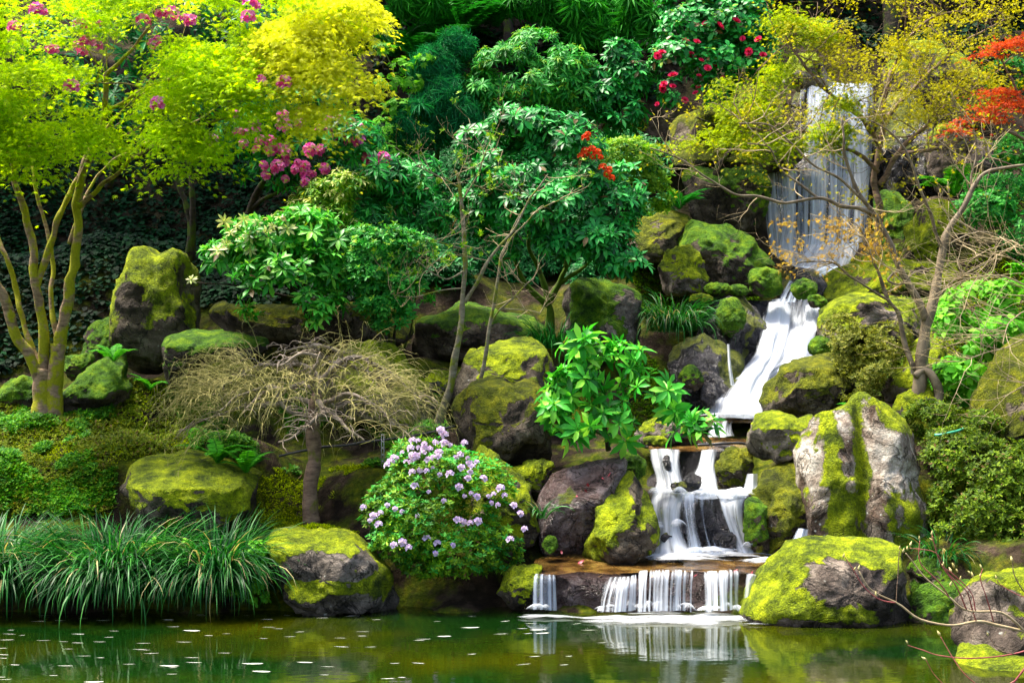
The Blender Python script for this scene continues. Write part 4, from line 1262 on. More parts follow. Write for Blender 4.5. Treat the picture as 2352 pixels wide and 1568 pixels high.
# ------------------------------------------------------------------ tree: multi-stemmed lime maple, left
rng = np.random.default_rng(11)
root = empty('maple_tree', P(105, 955, 14.6), 'multi-stemmed lime green maple with mossy trunks at the left of the photo', 'tree')
mb = MB()
limb(mb, [(100, 975, 14.6), (102, 930, 14.6), (104, 890, 14.6), (108, 850, 14.6)], .15, .14, 12, 14)
limb(mb, [(122, 960, 14.55), (124, 900, 14.55), (128, 850, 14.5), (134, 790, 14.5)], .10, .085, 10, 14)
build('trunk', mb, B_TAN, root, True)
for pts, r0, r1 in [
        ([(96, 880, 14.6), (70, 820, 14.5), (38, 770, 14.4), (5, 680, 14.3), (-35, 600, 14.2)], .085, .06),
        ([(92, 850, 14.6), (72, 790, 14.65), (45, 700, 14.7), (22, 610, 14.7), (0, 565, 14.7), (-20, 500, 14.7)], .05, .03),
        ([(100, 880, 14.6), (99, 790, 14.5), (88, 690, 14.45), (78, 600, 14.4), (60, 500, 14.4), (36, 430, 14.35), (22, 350, 14.3), (30, 280, 14.2), (20, 200, 14.0)], .085, .03),
        ([(84, 672, 14.45), (112, 580, 14.4), (135, 500, 14.4), (150, 460, 14.4), (180, 405, 14.5), (215, 340, 14.6), (260, 270, 14.6)], .05, .025),
        ([(128, 860, 14.55), (140, 770, 14.5), (160, 650, 14.45), (180, 550, 14.4), (176, 470, 14.35), (185, 410, 14.3), (215, 340, 14.2), (238, 260, 14.1), (245, 170, 14.0)], .09, .035),
        ([(124, 780, 14.65), (120, 680, 14.75), (122, 600, 14.8), (106, 520, 14.8), (88, 440, 14.8), (72, 360, 14.9), (38, 285, 14.9)], .04, .02),
        ([(182, 480, 14.35), (230, 430, 14.2), (290, 380, 14.1), (340, 350, 14.0), (390, 310, 13.9), (440, 285, 13.9), (530, 270, 13.8)], .035, .015),
        ([(160, 560, 14.4), (190, 470, 14.55), (230, 400, 14.7), (300, 345, 14.8), (420, 300, 14.9), (500, 240, 15.0)], .03, .012),
        ([(245, 170, 14.0), (300, 110, 13.9), (350, 40, 13.8), (380, -30, 13.7)], .03, .012),
        ([(20, 200, 14.0), (-10, 120, 13.9), (-30, 20, 13.8)], .025, .012),
        ([(238, 260, 14.1), (330, 205, 14.0), (450, 170, 13.9), (600, 160, 13.8), (720, 150, 13.8)], .03, .010)]:
    mb = MB()
    limb(mb, pts, r0 * .82, r1 * .85, 9, 44, .04)
    build('limb', mb, B_TAN, root, True)
# leaf sprays
crown = [(110, 60, 240, 110, 13.9, 1.0), (400, 60, 220, 110, 14.2, 1.1), (60, 210, 170, 90, 13.8, .9), (270, 180, 190, 80, 13.9, 1.0), (460, 190, 170, 70, 14.0, 1.0),
         (620, 40, 190, 90, 14.3, 1.0), (150, 265, 130, 60, 13.7, .7), (330, 255, 130, 50, 13.6, .7), (540, 240, 110, 50, 13.8, .7), (400, 310, 70, 26, 13.5, .3),
         (410, 365, 32, 34, 13.5, .2), (60, 330, 70, 50, 13.8, .4), (80, 385, 24, 30, 13.8, .15), (205, 310, 60, 45, 13.7, .3), (470, 345, 40, 26, 13.6, .2), (-60, 250, 120, 130, 13.9, .8), (570, 300, 60, 26, 13.8, .2)]
c, o = blob_points(crown, 430, rng, .35, -.05, 1.7, 3)
pj = proj(c)
hide = np.zeros(len(c), bool)
for fx, fy, rx, ry in [(200, 102, 34, 24), (370, 42, 40, 22), (425, 46, 36, 20), (115, 112, 26, 12), (355, 105, 20, 14), (600, 186, 18, 14), (655, 192, 16, 14), (575, 10, 24, 18), (320, 55, 18, 16), (205, 135, 50, 20)]:
    hide |= ((pj[:, 0] - fx) / (rx + 26)) ** 2 + ((pj[:, 1] - fy) / (ry + 12)) ** 2 < 1
c, o = c[~hide], o[~hide]
mb = MB()
sprays(mb, PALM7, c, o, .36, 84, .056, rng, .05, .28, .35)
build('foliage', mb, G_LIME, root)
# end of the same maple with sunlight painted into its leaf colour, right side, drooping over the pink rhododendron
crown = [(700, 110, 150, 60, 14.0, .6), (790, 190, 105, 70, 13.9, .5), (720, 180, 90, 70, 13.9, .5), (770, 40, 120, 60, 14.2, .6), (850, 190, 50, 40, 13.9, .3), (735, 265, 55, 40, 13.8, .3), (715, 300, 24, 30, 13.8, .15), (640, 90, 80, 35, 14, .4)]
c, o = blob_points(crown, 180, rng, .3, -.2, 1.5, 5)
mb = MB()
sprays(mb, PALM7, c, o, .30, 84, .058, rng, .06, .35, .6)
build('sunlit_foliage', mb, G_LIME_LIT, root)
tp = [P(x, y, 14.2) for x, y in [(245, 170), (330, 205), (430, 290), (230, 340), (30, 280), (260, 270), (500, 240), (60, 350), (600, 160)]]
mb = MB()
twig_tree(mb, tp * 2, [unit(np.array([rng.normal(0.3, .6), rng.normal(-.2, .4), .5])) for _ in range(18)], .8, .012, 2, rng, 3, .6, .3)
build('twigs', mb, B_TAN, root)

# ------------------------------------------------------------------ weeping laceleaf maple
rng = np.random.default_rng(12)
DW = 13.0
root = empty('weeping_maple', P(717, 1192, DW), 'weeping laceleaf maple, a low umbrella of bare tan twigs on a short trunk', 'tree')
mb = MB()
limb(mb, [(716, 1205, DW), (714, 1140, DW), (720, 1060, DW), (716, 990, DW), (722, 940, DW), (730, 905, DW)], .085, .06, 12, 26, .03)
build('trunk', mb, B_BROWN, root, True)
limbs = [
    [(726, 960, DW), (690, 955, 12.9), (660, 945, 12.8), (640, 915, 12.75), (640, 890, 12.75), (600, 905, 12.7), (560, 950, 12.65)],
    [(730, 910, DW), (700, 885, 13.0), (655, 900, 12.95), (620, 890, 12.9), (560, 905, 12.8), (500, 950, 12.7)],
    [(730, 905, DW), (735, 870, 13.0), (700, 840, 13.1), (650, 845, 13.1), (590, 850, 13.1), (530, 880, 13.1)],
    [(730, 905, DW), (755, 880, 13.05), (770, 850, 13.1), (800, 835, 13.2), (850, 860, 13.2), (900, 900, 13.1)],
    [(726, 945, DW), (760, 920, 12.9), (800, 905, 12.8), (850, 930, 12.75), (900, 970, 12.7), (950, 1010, 12.65)],
    [(730, 905, DW), (725, 860, 12.8), (745, 820, 12.7), (700, 810, 12.65), (640, 830, 12.6)],
    [(728, 920, DW), (770, 930, 13.2), (820, 920, 13.4), (880, 930, 13.5), (940, 960, 13.5)],
    [(726, 930, DW), (690, 920, 13.2), (630, 930, 13.4), (560, 930, 13.5), (480, 960, 13.5), (420, 990, 13.5)],
    [(728, 930, DW), (740, 940, 12.7), (720, 960, 12.5), (690, 990, 12.4), (640, 1020, 12.35)],
    [(726, 940, DW), (770, 950, 12.7), (800, 980, 12.55), (830, 1010, 12.5)],
    [(735, 880, DW), (780, 815, 13.1), (720, 790, 13.1), (650, 800, 13.2)], [(735, 880, DW), (790, 830, 13.0), (850, 830, 13.0), (920, 870, 13.0), (970, 920, 12.9)]]
lp = []
for L in limbs:
    mb = MB()
    q = limb(mb, L, .034, .011, 7, 40, .05)
    build('limb', mb, B_LIMB, root, True)
    lp.append(catmull(q, 30)[6:])
lp = np.concatenate(lp)
mb = MB()
# twigs start under an umbrella surface and hang outwards and down
cw = P(700, 895, DW)
n = 1450
a = rng.uniform(0, 2 * np.pi, n)
r = np.sqrt(rng.random(n)) * .95
X = 1.16 * r * np.cos(a)
Yv = .62 * r * np.sin(a)
Zt = .46 - .62 * r ** 2.1 + rng.normal(0, .05, n)
low = rng.random(n) < .38
Zt = np.where(low, Zt - rng.uniform(.1, .5, n), Zt)
for k in range(n):
    s = cw + np.array([X[k] - .06, Yv[k], Zt[k]])
    if fbm(s[None] * 2.4, 5, 2)[0] < -.25 or (Yv[k] < 0 and abs(X[k]) < .55 and low[k] and rng.random() < .6):
        continue
    h = unit(np.array([X[k], Yv[k] * .9, 0]) + rng.normal(0, .35, 3))
    L = rng.uniform(.22, .6) * (.6 + .7 * r[k])
    m = 8
    t = np.linspace(0, 1, m)
    e = .5 - (1.0 + .8 * r[k]) * t
    dv = np.cos(e)[:, None] * h + np.sin(e)[:, None] * np.array([0, 0, 1]) + rng.normal(0, .16, (m, 3))
    p_ = s + np.concatenate([[[0, 0, 0]], np.cumsum(dv[:-1], 0)]) * L / (m - 1)
    tube(mb, p_, np.linspace(.0034, .0011, m), 3)
    for q_ in range(2, m):
        if rng.random() < .75:
            dd = unit(dv[q_] + rng.normal(0, .65, 3))
            l2 = rng.uniform(.05, .15)
            tube(mb, np.array([p_[q_], p_[q_] + dd * l2 * .55, p_[q_] + (dd + np.array([0, 0, -.35]) + rng.normal(0, .2, 3)) * l2]), [.0018, .0015, .0010], 3)
build('twigs', mb, B_TWIGY, root)
mb = MB()
for k in range(260):
    s = lp[rng.integers(len(lp))]
    a_ = rng.uniform(0, 6.28)
    h = unit(np.array([math.cos(a_), math.sin(a_) * .8, rng.normal(0, .3)]))
    L = rng.uniform(.12, .4)
    t = np.linspace(0, 1, 8)[:, None]
    p_ = s + h * L * t + np.array([0, 0, 1]) * (.5 * L * t - .75 * L * t ** 2) + rng.normal(0, .015, (8, 3)) * t
    tube(mb, p_, np.linspace(.007, .003, 8), 4)
build('branchlets', mb, B_LIMB, root)

# ------------------------------------------------------------------ two thin bare saplings in the centre
def sapling(label, base, stems, twl, seed, mat=B_GREY, twm=B_TWIG, name='sapling', cat='sapling', twr=.0052, n=26, lv=2, fan=.55, group=None, tips=None, up=.35, bias=(0, -.1), tw_from=.35):
    rng = np.random.default_rng(seed)
    root = empty(name, P(*base), label, cat, group)
    st = []
    for k, (pts, r0, r1) in enumerate(stems):
        mb = MB()
        q = limb(mb, pts, r0, r1, 8, 40, .02)
        build('trunk' if k == 0 else 'limb', mb, mat, root, True)
        if k or len(stems) == 1:
            st.append(catmull(q, 30)[int(30 * tw_from):])
        else:
            st.append(catmull(q, 40)[26:])
    st = np.concatenate(st)
    mb = MB()
    s = st[rng.integers(0, len(st), n)]
    d = [unit(np.array([rng.normal(bias[0], 1), rng.normal(bias[1], fan), rng.normal(up, .5)])) for _ in range(n)]
    twig_tree(mb, s, d, twl, twr, lv, rng, 3, .6, .3, .06, .62, 6, 4, tips)
    build('twigs', mb, twm, root)
    return root, rng


tA = []
root, rng = sapling('thin bare sapling with a mossy crooked foot between the boulders', (1012, 965, 14.25), [
    ([(1008, 975, 14.25), (1025, 920, 14.2), (1042, 850, 14.15), (1058, 760, 14.1), (1066, 650, 14.1), (1068, 560, 14.1), (1062, 460, 14.1), (1045, 390, 14.1)], .055, .018),
    ([(1070, 692, 14.1), (1095, 650, 14.05), (1112, 612, 14.0), (1150, 560, 14.0), (1190, 510, 14.0), (1220, 450, 14.0), (1260, 400, 14.0)], .026, .008),
    ([(1066, 620, 14.1), (1030, 640, 14.0), (990, 625, 13.95), (950, 600, 13.9)], .012, .005), ([(1062, 570, 14.1), (1020, 560, 14.0), (975, 550, 14.0)], .01, .004),
    ([(1066, 660, 14.1), (1010, 668, 14.0), (950, 680, 13.95), (900, 672, 13.9)], .010, .004),
    ([(1055, 430, 14.1), (1000, 400, 14.05), (960, 380, 14.0)], .012, .005), ([(1060, 470, 14.1), (1100, 400, 14.1), (1115, 350, 14.1)], .012, .005)], .42, 21, n=30, lv=2, tips=tA)
tips_ = np.array([t[0] for t in tA if t[0][2] > 3.3])
if len(tips_):
    mb = MB()
    pt = tips_[rng.integers(0, len(tips_), 150)] + rng.normal(0, .03, (150, 3))
    leaves_on(mb, MINIS, pt, rng.normal(size=(150, 3)), .05, rng)
    build('young_leaves', mb, G_YG, root)
sapling('slimmer bare sapling growing from the saddle topped rock', (1110, 862, 14.2), [
    ([(1108, 868, 14.2), (1118, 800, 14.2), (1132, 720, 14.2), (1146, 640, 14.2), (1152, 590, 14.2), (1165, 560, 14.2), (1190, 500, 14.2), (1230, 440, 14.2)], .028, .008),
    ([(1132, 738, 14.2), (1150, 710, 14.15), (1176, 685, 14.1), (1210, 650, 14.1), (1225, 640, 14.1)], .012, .005), ([(1176, 685, 14.1), (1172, 660, 14.1), (1165, 640, 14.1)], .007, .004),
    ([(1150, 708, 14.15), (1200, 712, 14.1), (1240, 722, 14.0)], .008, .004), ([(1150, 600, 14.2), (1180, 540, 14.15), (1240, 480, 14.1), (1290, 455, 14.1)], .012, .005)], .32, 22, n=20, lv=1)

# ------------------------------------------------------------------ right maple, nearly bare, in front of the falls
tB = []
DR = 13.9
root, rng = sapling('bare limbed maple in front of the falls with amber young leaves', (2112, 930, DR), [
    ([(2108, 945, DR), (2112, 880, DR), (2120, 800, DR), (2135, 720, DR), (2152, 640, DR), (2168, 570, DR), (2185, 520, DR), (2215, 470, DR), (2240, 420, DR), (2275, 390, DR), (2352, 380, DR)], .085, .014),
    ([(2128, 740, DR), (2095, 670, 13.85), (2060, 600, 13.8), (2038, 540, 13.8), (2010, 490, 13.75), (1985, 460, 13.7), (1960, 420, 13.7), (1940, 360, 13.65), (1938, 320, 13.6), (1935, 270, 13.6)], .045, .010),
    ([(2012, 492, 13.75), (1970, 478, 13.7), (1930, 475, 13.65), (1880, 452, 13.6), (1800, 465, 13.55), (1740, 452, 13.5), (1680, 445, 13.45), (1610, 400, 13.4), (1560, 365, 13.35), (1495, 340, 13.3)], .026, .007),
    ([(1880, 452, 13.6), (1840, 420, 13.6), (1800, 390, 13.6), (1770, 340, 13.55), (1720, 330, 13.5)], .016, .006),
    ([(1985, 460, 13.7), (1920, 410, 13.65), (1860, 370, 13.6), (1820, 330, 13.6), (1770, 290, 13.55), (1700, 285, 13.5)], .018, .006),
    ([(2100, 850, DR), (2075, 770, 13.95), (2062, 720, 13.95), (2042, 690, 13.9), (2022, 640, 13.9), (2005, 600, 13.85), (1995, 560, 13.85), (1975, 520, 13.8)], .032, .010),
    ([(2042, 690, 13.9), (1990, 660, 13.8), (1950, 630, 13.75), (1910, 605, 13.7), (1850, 600, 13.65), (1800, 612, 13.6)], .016, .005),
    ([(2168, 580, DR), (2140, 500, 13.8), (2110, 430, 13.75), (2090, 370, 13.7), (2050, 310, 13.7), (2000, 280, 13.65)], .022, .007),
    ([(2200, 490, DR), (2230, 450, 14.0), (2232, 400, 14.05), (2240, 340, 14.1), (2235, 280, 14.1)], .018, .006),
    ([(2145, 690, DR), (2180, 650, 13.8), (2230, 620, 13.7), (2290, 590, 13.65)], .013, .005), ([(2062, 620, 13.8), (2040, 640, 13.7), (2070, 650, 13.65), (2110, 620, 13.6), (2180, 610, 13.6)], .016, .006),
    ([(2168, 575, DR), (2210, 545, 13.8), (2260, 535, 13.7), (2340, 560, 13.6)], .012, .005)], .5, 23, mat=B_STRAW, name='maple_tree', cat='tree', n=64, lv=2, tips=tB, bias=(-.15, -.2), twr=.0065)
T = np.array([t[0] for t in tB])
pj = proj(T)
sel = T[(pj[:, 0] > 1780) & (pj[:, 0] < 2060) & (pj[:, 1] > 500) & (pj[:, 1] < 660)]
hub = np.array([P(x, y, 13.7) for x, y in rng.uniform([1790, 500], [2030, 630], (70, 2))])
sel = np.concatenate([sel, hub]) if len(sel) else hub
mb = MB()
pt = sel[rng.integers(0, len(sel), 560)] + rng.normal(0, .05, (560, 3))
inst(mb, *PALM, pt, frames(unit(rng.normal(size=(560, 3)) + np.array([0, 0, -.6])), rng.normal(size=(560, 3))), .05 * rng.uniform(.6, 1.2, 560))
build('young_leaves', mb, G_AMBER, root)
mb = MB()
twig_tree(mb, [P(x, y, 13.7) for x, y in [(1975, 520), (2005, 600), (1950, 630), (1910, 605), (1985, 545), (1930, 610)]] * 2, [unit(np.array([rng.normal(-.8, .4), rng.normal(-.1, .3), rng.normal(.15, .4)])) for _ in range(12)], .55, .006, 2, rng)
build('leafy_twigs', mb, B_TWIG, root)
other = T[(pj[:, 1] < 470)]
mb = MB()
pt = other[rng.integers(0, len(other), 420)] + rng.normal(0, .04, (420, 3))
inst(mb, *PALM, pt, frames(unit(rng.normal(size=(420, 3)) + np.array([0, 0, -.6])), rng.normal(size=(420, 3))), .042 * rng.uniform(.6, 1.2, 420))
build('bud_leaves', mb, G_GOLD, root)
sapling('thick grey root like stump curving out beside the right maple trunk', (2148, 935, 13.8), [
    ([(2152, 950, 13.8), (2158, 905, 13.8), (2146, 870, 13.8), (2125, 850, 13.85), (2100, 865, 13.85)], .055, .04)], .2, 29, mat=B_STRAW, name='tree_stump', cat='stump', n=3, lv=0)

# ------------------------------------------------------------------ golden maple over the upper waterfall
rng = np.random.default_rng(31)
DG = 18.6
tG = []
root = empty('maple_tree', P(2015, 640, DG), 'golden green maple spreading over the lip of the upper waterfall', 'tree')
GL = [([(2015, 650, DG), (2012, 560, DG), (2018, 470, DG), (2008, 400, DG), (2020, 330, DG), (2030, 260, DG)], .065, .04),
      ([(2018, 420, DG), (2060, 350, 18.5), (2110, 300, 18.4), (2170, 250, 18.3), (2240, 200, 18.2), (2330, 130, 18.1)], .05, .012),
      ([(2020, 330, DG), (1980, 270, 18.4), (1930, 240, 18.3), (1880, 190, 18.2), (1830, 130, 18.2), (1800, 80, 18.2)], .045, .012),
      ([(2030, 260, DG), (2040, 190, 18.5), (2070, 120, 18.4), (2120, 60, 18.3), (2160, 20, 18.3)], .045, .012),
      ([(2015, 390, DG), (1970, 350, 18.3), (1920, 330, 18.1), (1860, 310, 18.0), (1780, 300, 17.9), (1700, 290, 17.8)], .035, .01),
      ([(2060, 350, 18.5), (2120, 350, 18.2), (2180, 330, 18.0), (2260, 300, 17.9)], .03, .01),
      ([(2030, 280, DG), (2090, 210, 18.7), (2150, 150, 18.8), (2230, 90, 18.9), (2330, 40, 18.9)], .04, .012)]
pts = []
for k, (q, a_, b_) in enumerate(GL):
    mb = MB()
    L = limb(mb, q, a_, b_, 8, 40, .04)
    build('trunk' if k == 0 else 'limb', mb, B_BROWN, root, True)
    if k:
        pts.append(catmull(L, 24)[8:])
pts = np.concatenate(pts)
mb = MB()
n = 70
twig_tree(mb, pts[rng.integers(0, len(pts), n)], [unit(np.array([rng.normal(0, 1), rng.normal(-.3, .5), rng.normal(.35, .5)])) for _ in range(n)], .75, .011, 2, rng, 3, .6, .3, .03, .6, 6, 4, tG)
build('twigs', mb, B_BROWN, root)
T = np.array([t[0] for t in tG])
crown = [(1830, 100, 60, 50, 18.2, .5), (1900, 110, 90, 60, 18.3, .6), (1990, 150, 130, 70, 18.3, .8), (2120, 170, 150, 90, 18.3, .9), (2250, 130, 140, 90, 18.3, .9), (2180, 260, 140, 60, 18.1, .7),
         (2060, 230, 120, 40, 18.2, .6), (2300, 60, 90, 60, 18.4, .8), (1950, 300, 60, 18, 18.0, .3), (2250, 200, 110, 40, 18.1, .6)]
c, o = blob_points(crown, 175, rng, .3, .02, 2.2, 9)
c = np.concatenate([c, T[rng.integers(0, len(T), 170)]])
o = np.concatenate([o, unit(rng.normal(size=(170, 3)))])
mb = MB()
sprays(mb, PALM, c, o, .24, 30, .045, rng, .25, .3, .3)
build('foliage', mb, G_GOLD, root)

# second, yellow green maple left of the falls, layered sprays
rng = np.random.default_rng(32)
root = empty('maple_tree', P(1640, 420, 19.0), 'yellow green maple with layered sprays, left of the upper waterfall', 'tree')
mb = MB()
limb(mb, [(1640, 430, 19.0), (1650, 380, 18.9), (1690, 330, 18.7), (1730, 270, 18.6), (1760, 200, 18.5), (1790, 120, 18.5)], .06, .015, 8, 30, .03)
build('trunk', mb, B_DARK, root, True)
for q in ([(1690, 330, 18.7), (1640, 290, 18.5), (1600, 270, 18.4)], [(1690, 330, 18.7), (1760, 320, 18.5), (1820, 330, 18.4)], [(1730, 270, 18.6), (1800, 240, 18.5), (1850, 260, 18.4)]):
    mb = MB()
    limb(mb, q, .03, .01, 6, 20, .02)
    build('limb', mb, B_DARK, root, True)
crown = [(1690, 215, 90, 32, 18.4, .5), (1650, 320, 90, 30, 18.3, .5), (1750, 330, 80, 30, 18.2, .5), (1790, 60, 60, 40, 18.5, .4), (1850, 70, 60, 30, 18.4, .4), (1730, 260, 70, 30, 18.3, .4), (1880, 330, 70, 22, 18.1, .3),
         (1600, 345, 60, 22, 18.3, .3), (1770, 150, 40, 40, 18.5, .4), (1900, 300, 60, 18, 18.0, .3), (1935, 240, 40, 24, 18.0, .2)]
c, o = blob_points(crown, 210, rng, .3, -.2, 1.6, 12)
mb = MB()
sprays(mb, PALM7, c, o, .27, 46, .058, rng, .18, .3, .3)
build('foliage', mb, G_GOLDG, root)

# red maple at the right edge
rng = np.random.default_rng(33)
root = empty('maple_tree', P(2420, 520, 17.4), 'orange red leaved maple reaching in at the right edge', 'tree')
mb = MB()
limb(mb, [(2440, 540, 17.4), (2400, 420, 17.3), (2370, 330, 17.2), (2350, 250, 17.1)], .06, .03, 8, 24)
build('trunk', mb, B_BROWN, root, True)
for q in ([(2370, 330, 17.2), (2310, 300, 17.0), (2250, 275, 16.9), (2190, 280, 16.8)], [(2350, 250, 17.1), (2320, 180, 17.0), (2290, 110, 16.9)], [(2400, 420, 17.3), (2330, 380, 17.1), (2270, 360, 17.0)]):
    mb = MB()
    limb(mb, q, .025, .008, 6, 20, .02)
    build('limb', mb, B_BROWN, root, True)
crown = [(2230, 265, 55, 22, 16.8, .3), (2300, 250, 60, 26, 16.9, .35), (2340, 285, 60, 22, 16.9, .3), (2300, 120, 45, 26, 16.9, .3), (2350, 110, 40, 24, 16.9, .3), (2270, 355, 24, 16, 17.0, .15), (2300, 215, 50, 12, 17, .2), (2210, 295, 34, 12, 16.8, .2)]
c, o = blob_points(crown, 64, rng, .3, -.1, 2.4, 14)
mb = MB()
sprays(mb, PALM7, c, o, .26, 30, .048, rng, .06, .25, .12)
build('foliage', mb, G_RED, root)

# ------------------------------------------------------------------ rhododendrons and other shrubs
TR1, TR2 = t_truss(1), t_truss(2, 8)
FL = t_truss(5, 4, .8, .7, .35)
CAM = t_camellia(3)
shrub('rhododendron', 'pink flowered rhododendron with dark leaning trunks behind the lime maple', 'rhododendron', (560, 600, 17.2),
      [(620, 310, 120, 70, 16.6, .7), (720, 360, 110, 60, 16.4, .7), (800, 330, 80, 70, 16.2, .6), (680, 240, 100, 60, 16.6, .6), (860, 400, 70, 50, 16.1, .5), (640, 400, 100, 30, 16.6, .5), (780, 430, 90, 40, 16.2, .5)], 520, WHORLS_NARROW, .15, G_RHODO,
      [[(540, 610, 17.2), (575, 480, 17.0), (620, 400, 16.8), (650, 340, 16.7), (700, 290, 16.6), .07], [(430, 610, 17.4), (440, 520, 17.3), (415, 440, 17.3), (400, 390, 17.3), .07], [(440, 600, 17.4), (445, 480, 17.2), (440, 380, 17.2), (480, 300, 17.0), .06], [(575, 480, 17.0), (640, 440, 16.7), (720, 400, 16.5), .035], [(620, 400, 16.8), (590, 330, 16.8), (560, 280, 16.8), .03]],
      B_DARK, seed=41, blossoms=([(545, 305), (580, 285), (622, 325), (650, 268), (690, 262), (655, 378), (745, 388), (610, 405), (655, 412), (702, 420), (685, 375), (760, 285), (770, 290), (815, 308), (800, 300), (880, 366), (845, 362), (740, 345), (600, 325), (560, 330), (620, 345), (690, 285), (565, 302), (780, 278), (825, 315)] + [(x, y) for x, y in np.random.default_rng(6).normal([640, 330], [60, 40], (16, 2))] + [(x, y) for x, y in np.random.default_rng(8).normal([800, 300], [28, 16], (9, 2))], 15.85, .1, C_PINK, TR1, .09))
shrub('rhododendron', 'tall pink rhododendron showing through the lime maple crown, top left', 'rhododendron', (250, 420, 17.8),
      [(200, 120, 150, 80, 16.6, .8), (400, 60, 150, 80, 16.6, .8), (580, 120, 130, 120, 16.8, .8), (300, 230, 200, 80, 16.8, .8)], 420, WHORLS_NARROW, .16, G_DEEP,
      [[(250, 430, 17.8), (270, 320, 17.4), (240, 220, 17.2), (200, 130, 17.0), .06], [(250, 420, 17.8), (320, 280, 17.4), (400, 120, 17.0), .05], [(330, 330, 17.4), (450, 200, 17.2), (560, 30, 16.9), .05]], B_DARK, seed=42,
      blossoms=([(200, 98, 13.5), (180, 104, 13.5), (222, 106, 13.5), (190, 122, 13.6), (115, 112, 13.4), (128, 117, 13.4), (372, 36, 13.6), (395, 30, 13.6), (425, 44, 13.6), (440, 50, 13.6), (330, 50, 13.6), (352, 100, 13.6), (362, 92, 13.6), (575, 8, 13.6), (590, 16, 13.6), (572, 42, 13.6), (600, 186, 13.5), (655, 192, 13.5), (40, 68, 13.5), (95, 32, 13.5), (185, 58, 13.6), (225, 58, 13.6), (36, 66, 13.5), (365, 240, 13.3), (165, 202, 13.4), (85, 24, 13.5)], 15.6, .1, C_PINK, TR2, .08))
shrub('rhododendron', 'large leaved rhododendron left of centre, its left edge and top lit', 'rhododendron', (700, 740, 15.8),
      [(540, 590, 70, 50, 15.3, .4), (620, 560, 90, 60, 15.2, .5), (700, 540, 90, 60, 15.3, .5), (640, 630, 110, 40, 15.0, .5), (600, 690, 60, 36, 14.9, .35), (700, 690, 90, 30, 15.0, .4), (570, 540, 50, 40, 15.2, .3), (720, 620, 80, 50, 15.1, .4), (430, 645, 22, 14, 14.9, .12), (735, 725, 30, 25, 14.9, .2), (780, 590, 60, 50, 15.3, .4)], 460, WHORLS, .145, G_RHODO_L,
      [[(720, 760, 15.8), (690, 690, 15.6), (620, 620, 15.3), (560, 580, 15.2), .045], [(720, 760, 15.8), (740, 650, 15.6), (720, 560, 15.4), .04], [(690, 690, 15.6), (560, 660, 15.2), (440, 645, 14.95), .02]], B_DARK, seed=43, blossoms=([(515, 510), (530, 535), (545, 520), (560, 505), (575, 545), (590, 512), (610, 535), (555, 550), (625, 520), (440, 642), (520, 560), (500, 575), (640, 500), (660, 525), (575, 575)], 14.78, .06, G_PALE_LIT, WHORLS[0], .10, 'young_leaves'))  # pale whorls stand in for sun on the left edge and top
shrub('rhododendron', 'small leaved yellowish rhododendron, above the large leaved one', 'rhododendron', (800, 560, 16.4),
      [(740, 470, 70, 50, 15.9, .4), (800, 440, 80, 40, 15.9, .5), (700, 500, 60, 36, 15.7, .3), (820, 490, 80, 40, 15.8, .4), (660, 510, 40, 25, 15.6, .3)], 420, WHORLS_NARROW, .095, G_YG, [[(800, 570, 16.4), (780, 500, 16.1), (740, 460, 15.9), .03]], B_DARK, seed=44, extra=(G_PALE_LIT, .09, 110, WHORLS_NARROW))  # pale extra leaves are painted sunlight on this shrub
shrub('rhododendron', 'dark glossy rhododendron between the yellowish one and the saplings', 'rhododendron', (900, 600, 17.0),
      [(900, 440, 80, 60, 16.4, .5), (960, 410, 70, 50, 16.4, .5), (860, 500, 80, 50, 16.2, .5), (980, 480, 70, 50, 16.4, .5), (920, 530, 60, 40, 16.2, .4)], 420, WHORLS_NARROW, .13, G_RHODO, [[(900, 610, 17.0), (910, 520, 16.8), (920, 430, 16.6), .04]], B_DARK, seed=45)
shrub('azalea', 'upright small leaved green shrub on thin stems in front of the dark ledge', 'shrub', (900, 790, 15.6),
      [(880, 570, 80, 50, 15.2, .45), (940, 580, 60, 50, 15.2, .4), (860, 640, 70, 40, 15.1, .4), (930, 660, 70, 40, 15.1, .4), (880, 700, 60, 30, 15.0, .3), (960, 710, 40, 26, 15.1, .3), (830, 610, 40, 40, 15.1, .3), (900, 740, 50, 20, 15.1, .25), (830, 560, 50, 40, 15.3, .3), (970, 640, 40, 50, 15.2, .3)], 2700, MINIS, .075, G_MID,
      [[(880, 800, 15.6), (870, 720, 15.4), (850, 640, 15.3), .018], [(905, 800, 15.6), (910, 720, 15.4), (920, 640, 15.3), .02], [(930, 800, 15.6), (950, 730, 15.4), (960, 660, 15.3), .016], [(895, 800, 15.6), (890, 700, 15.4), (890, 600, 15.3), .016]], B_DARK, seed=46, extra=(G_YG, .06, 260, MINIS))
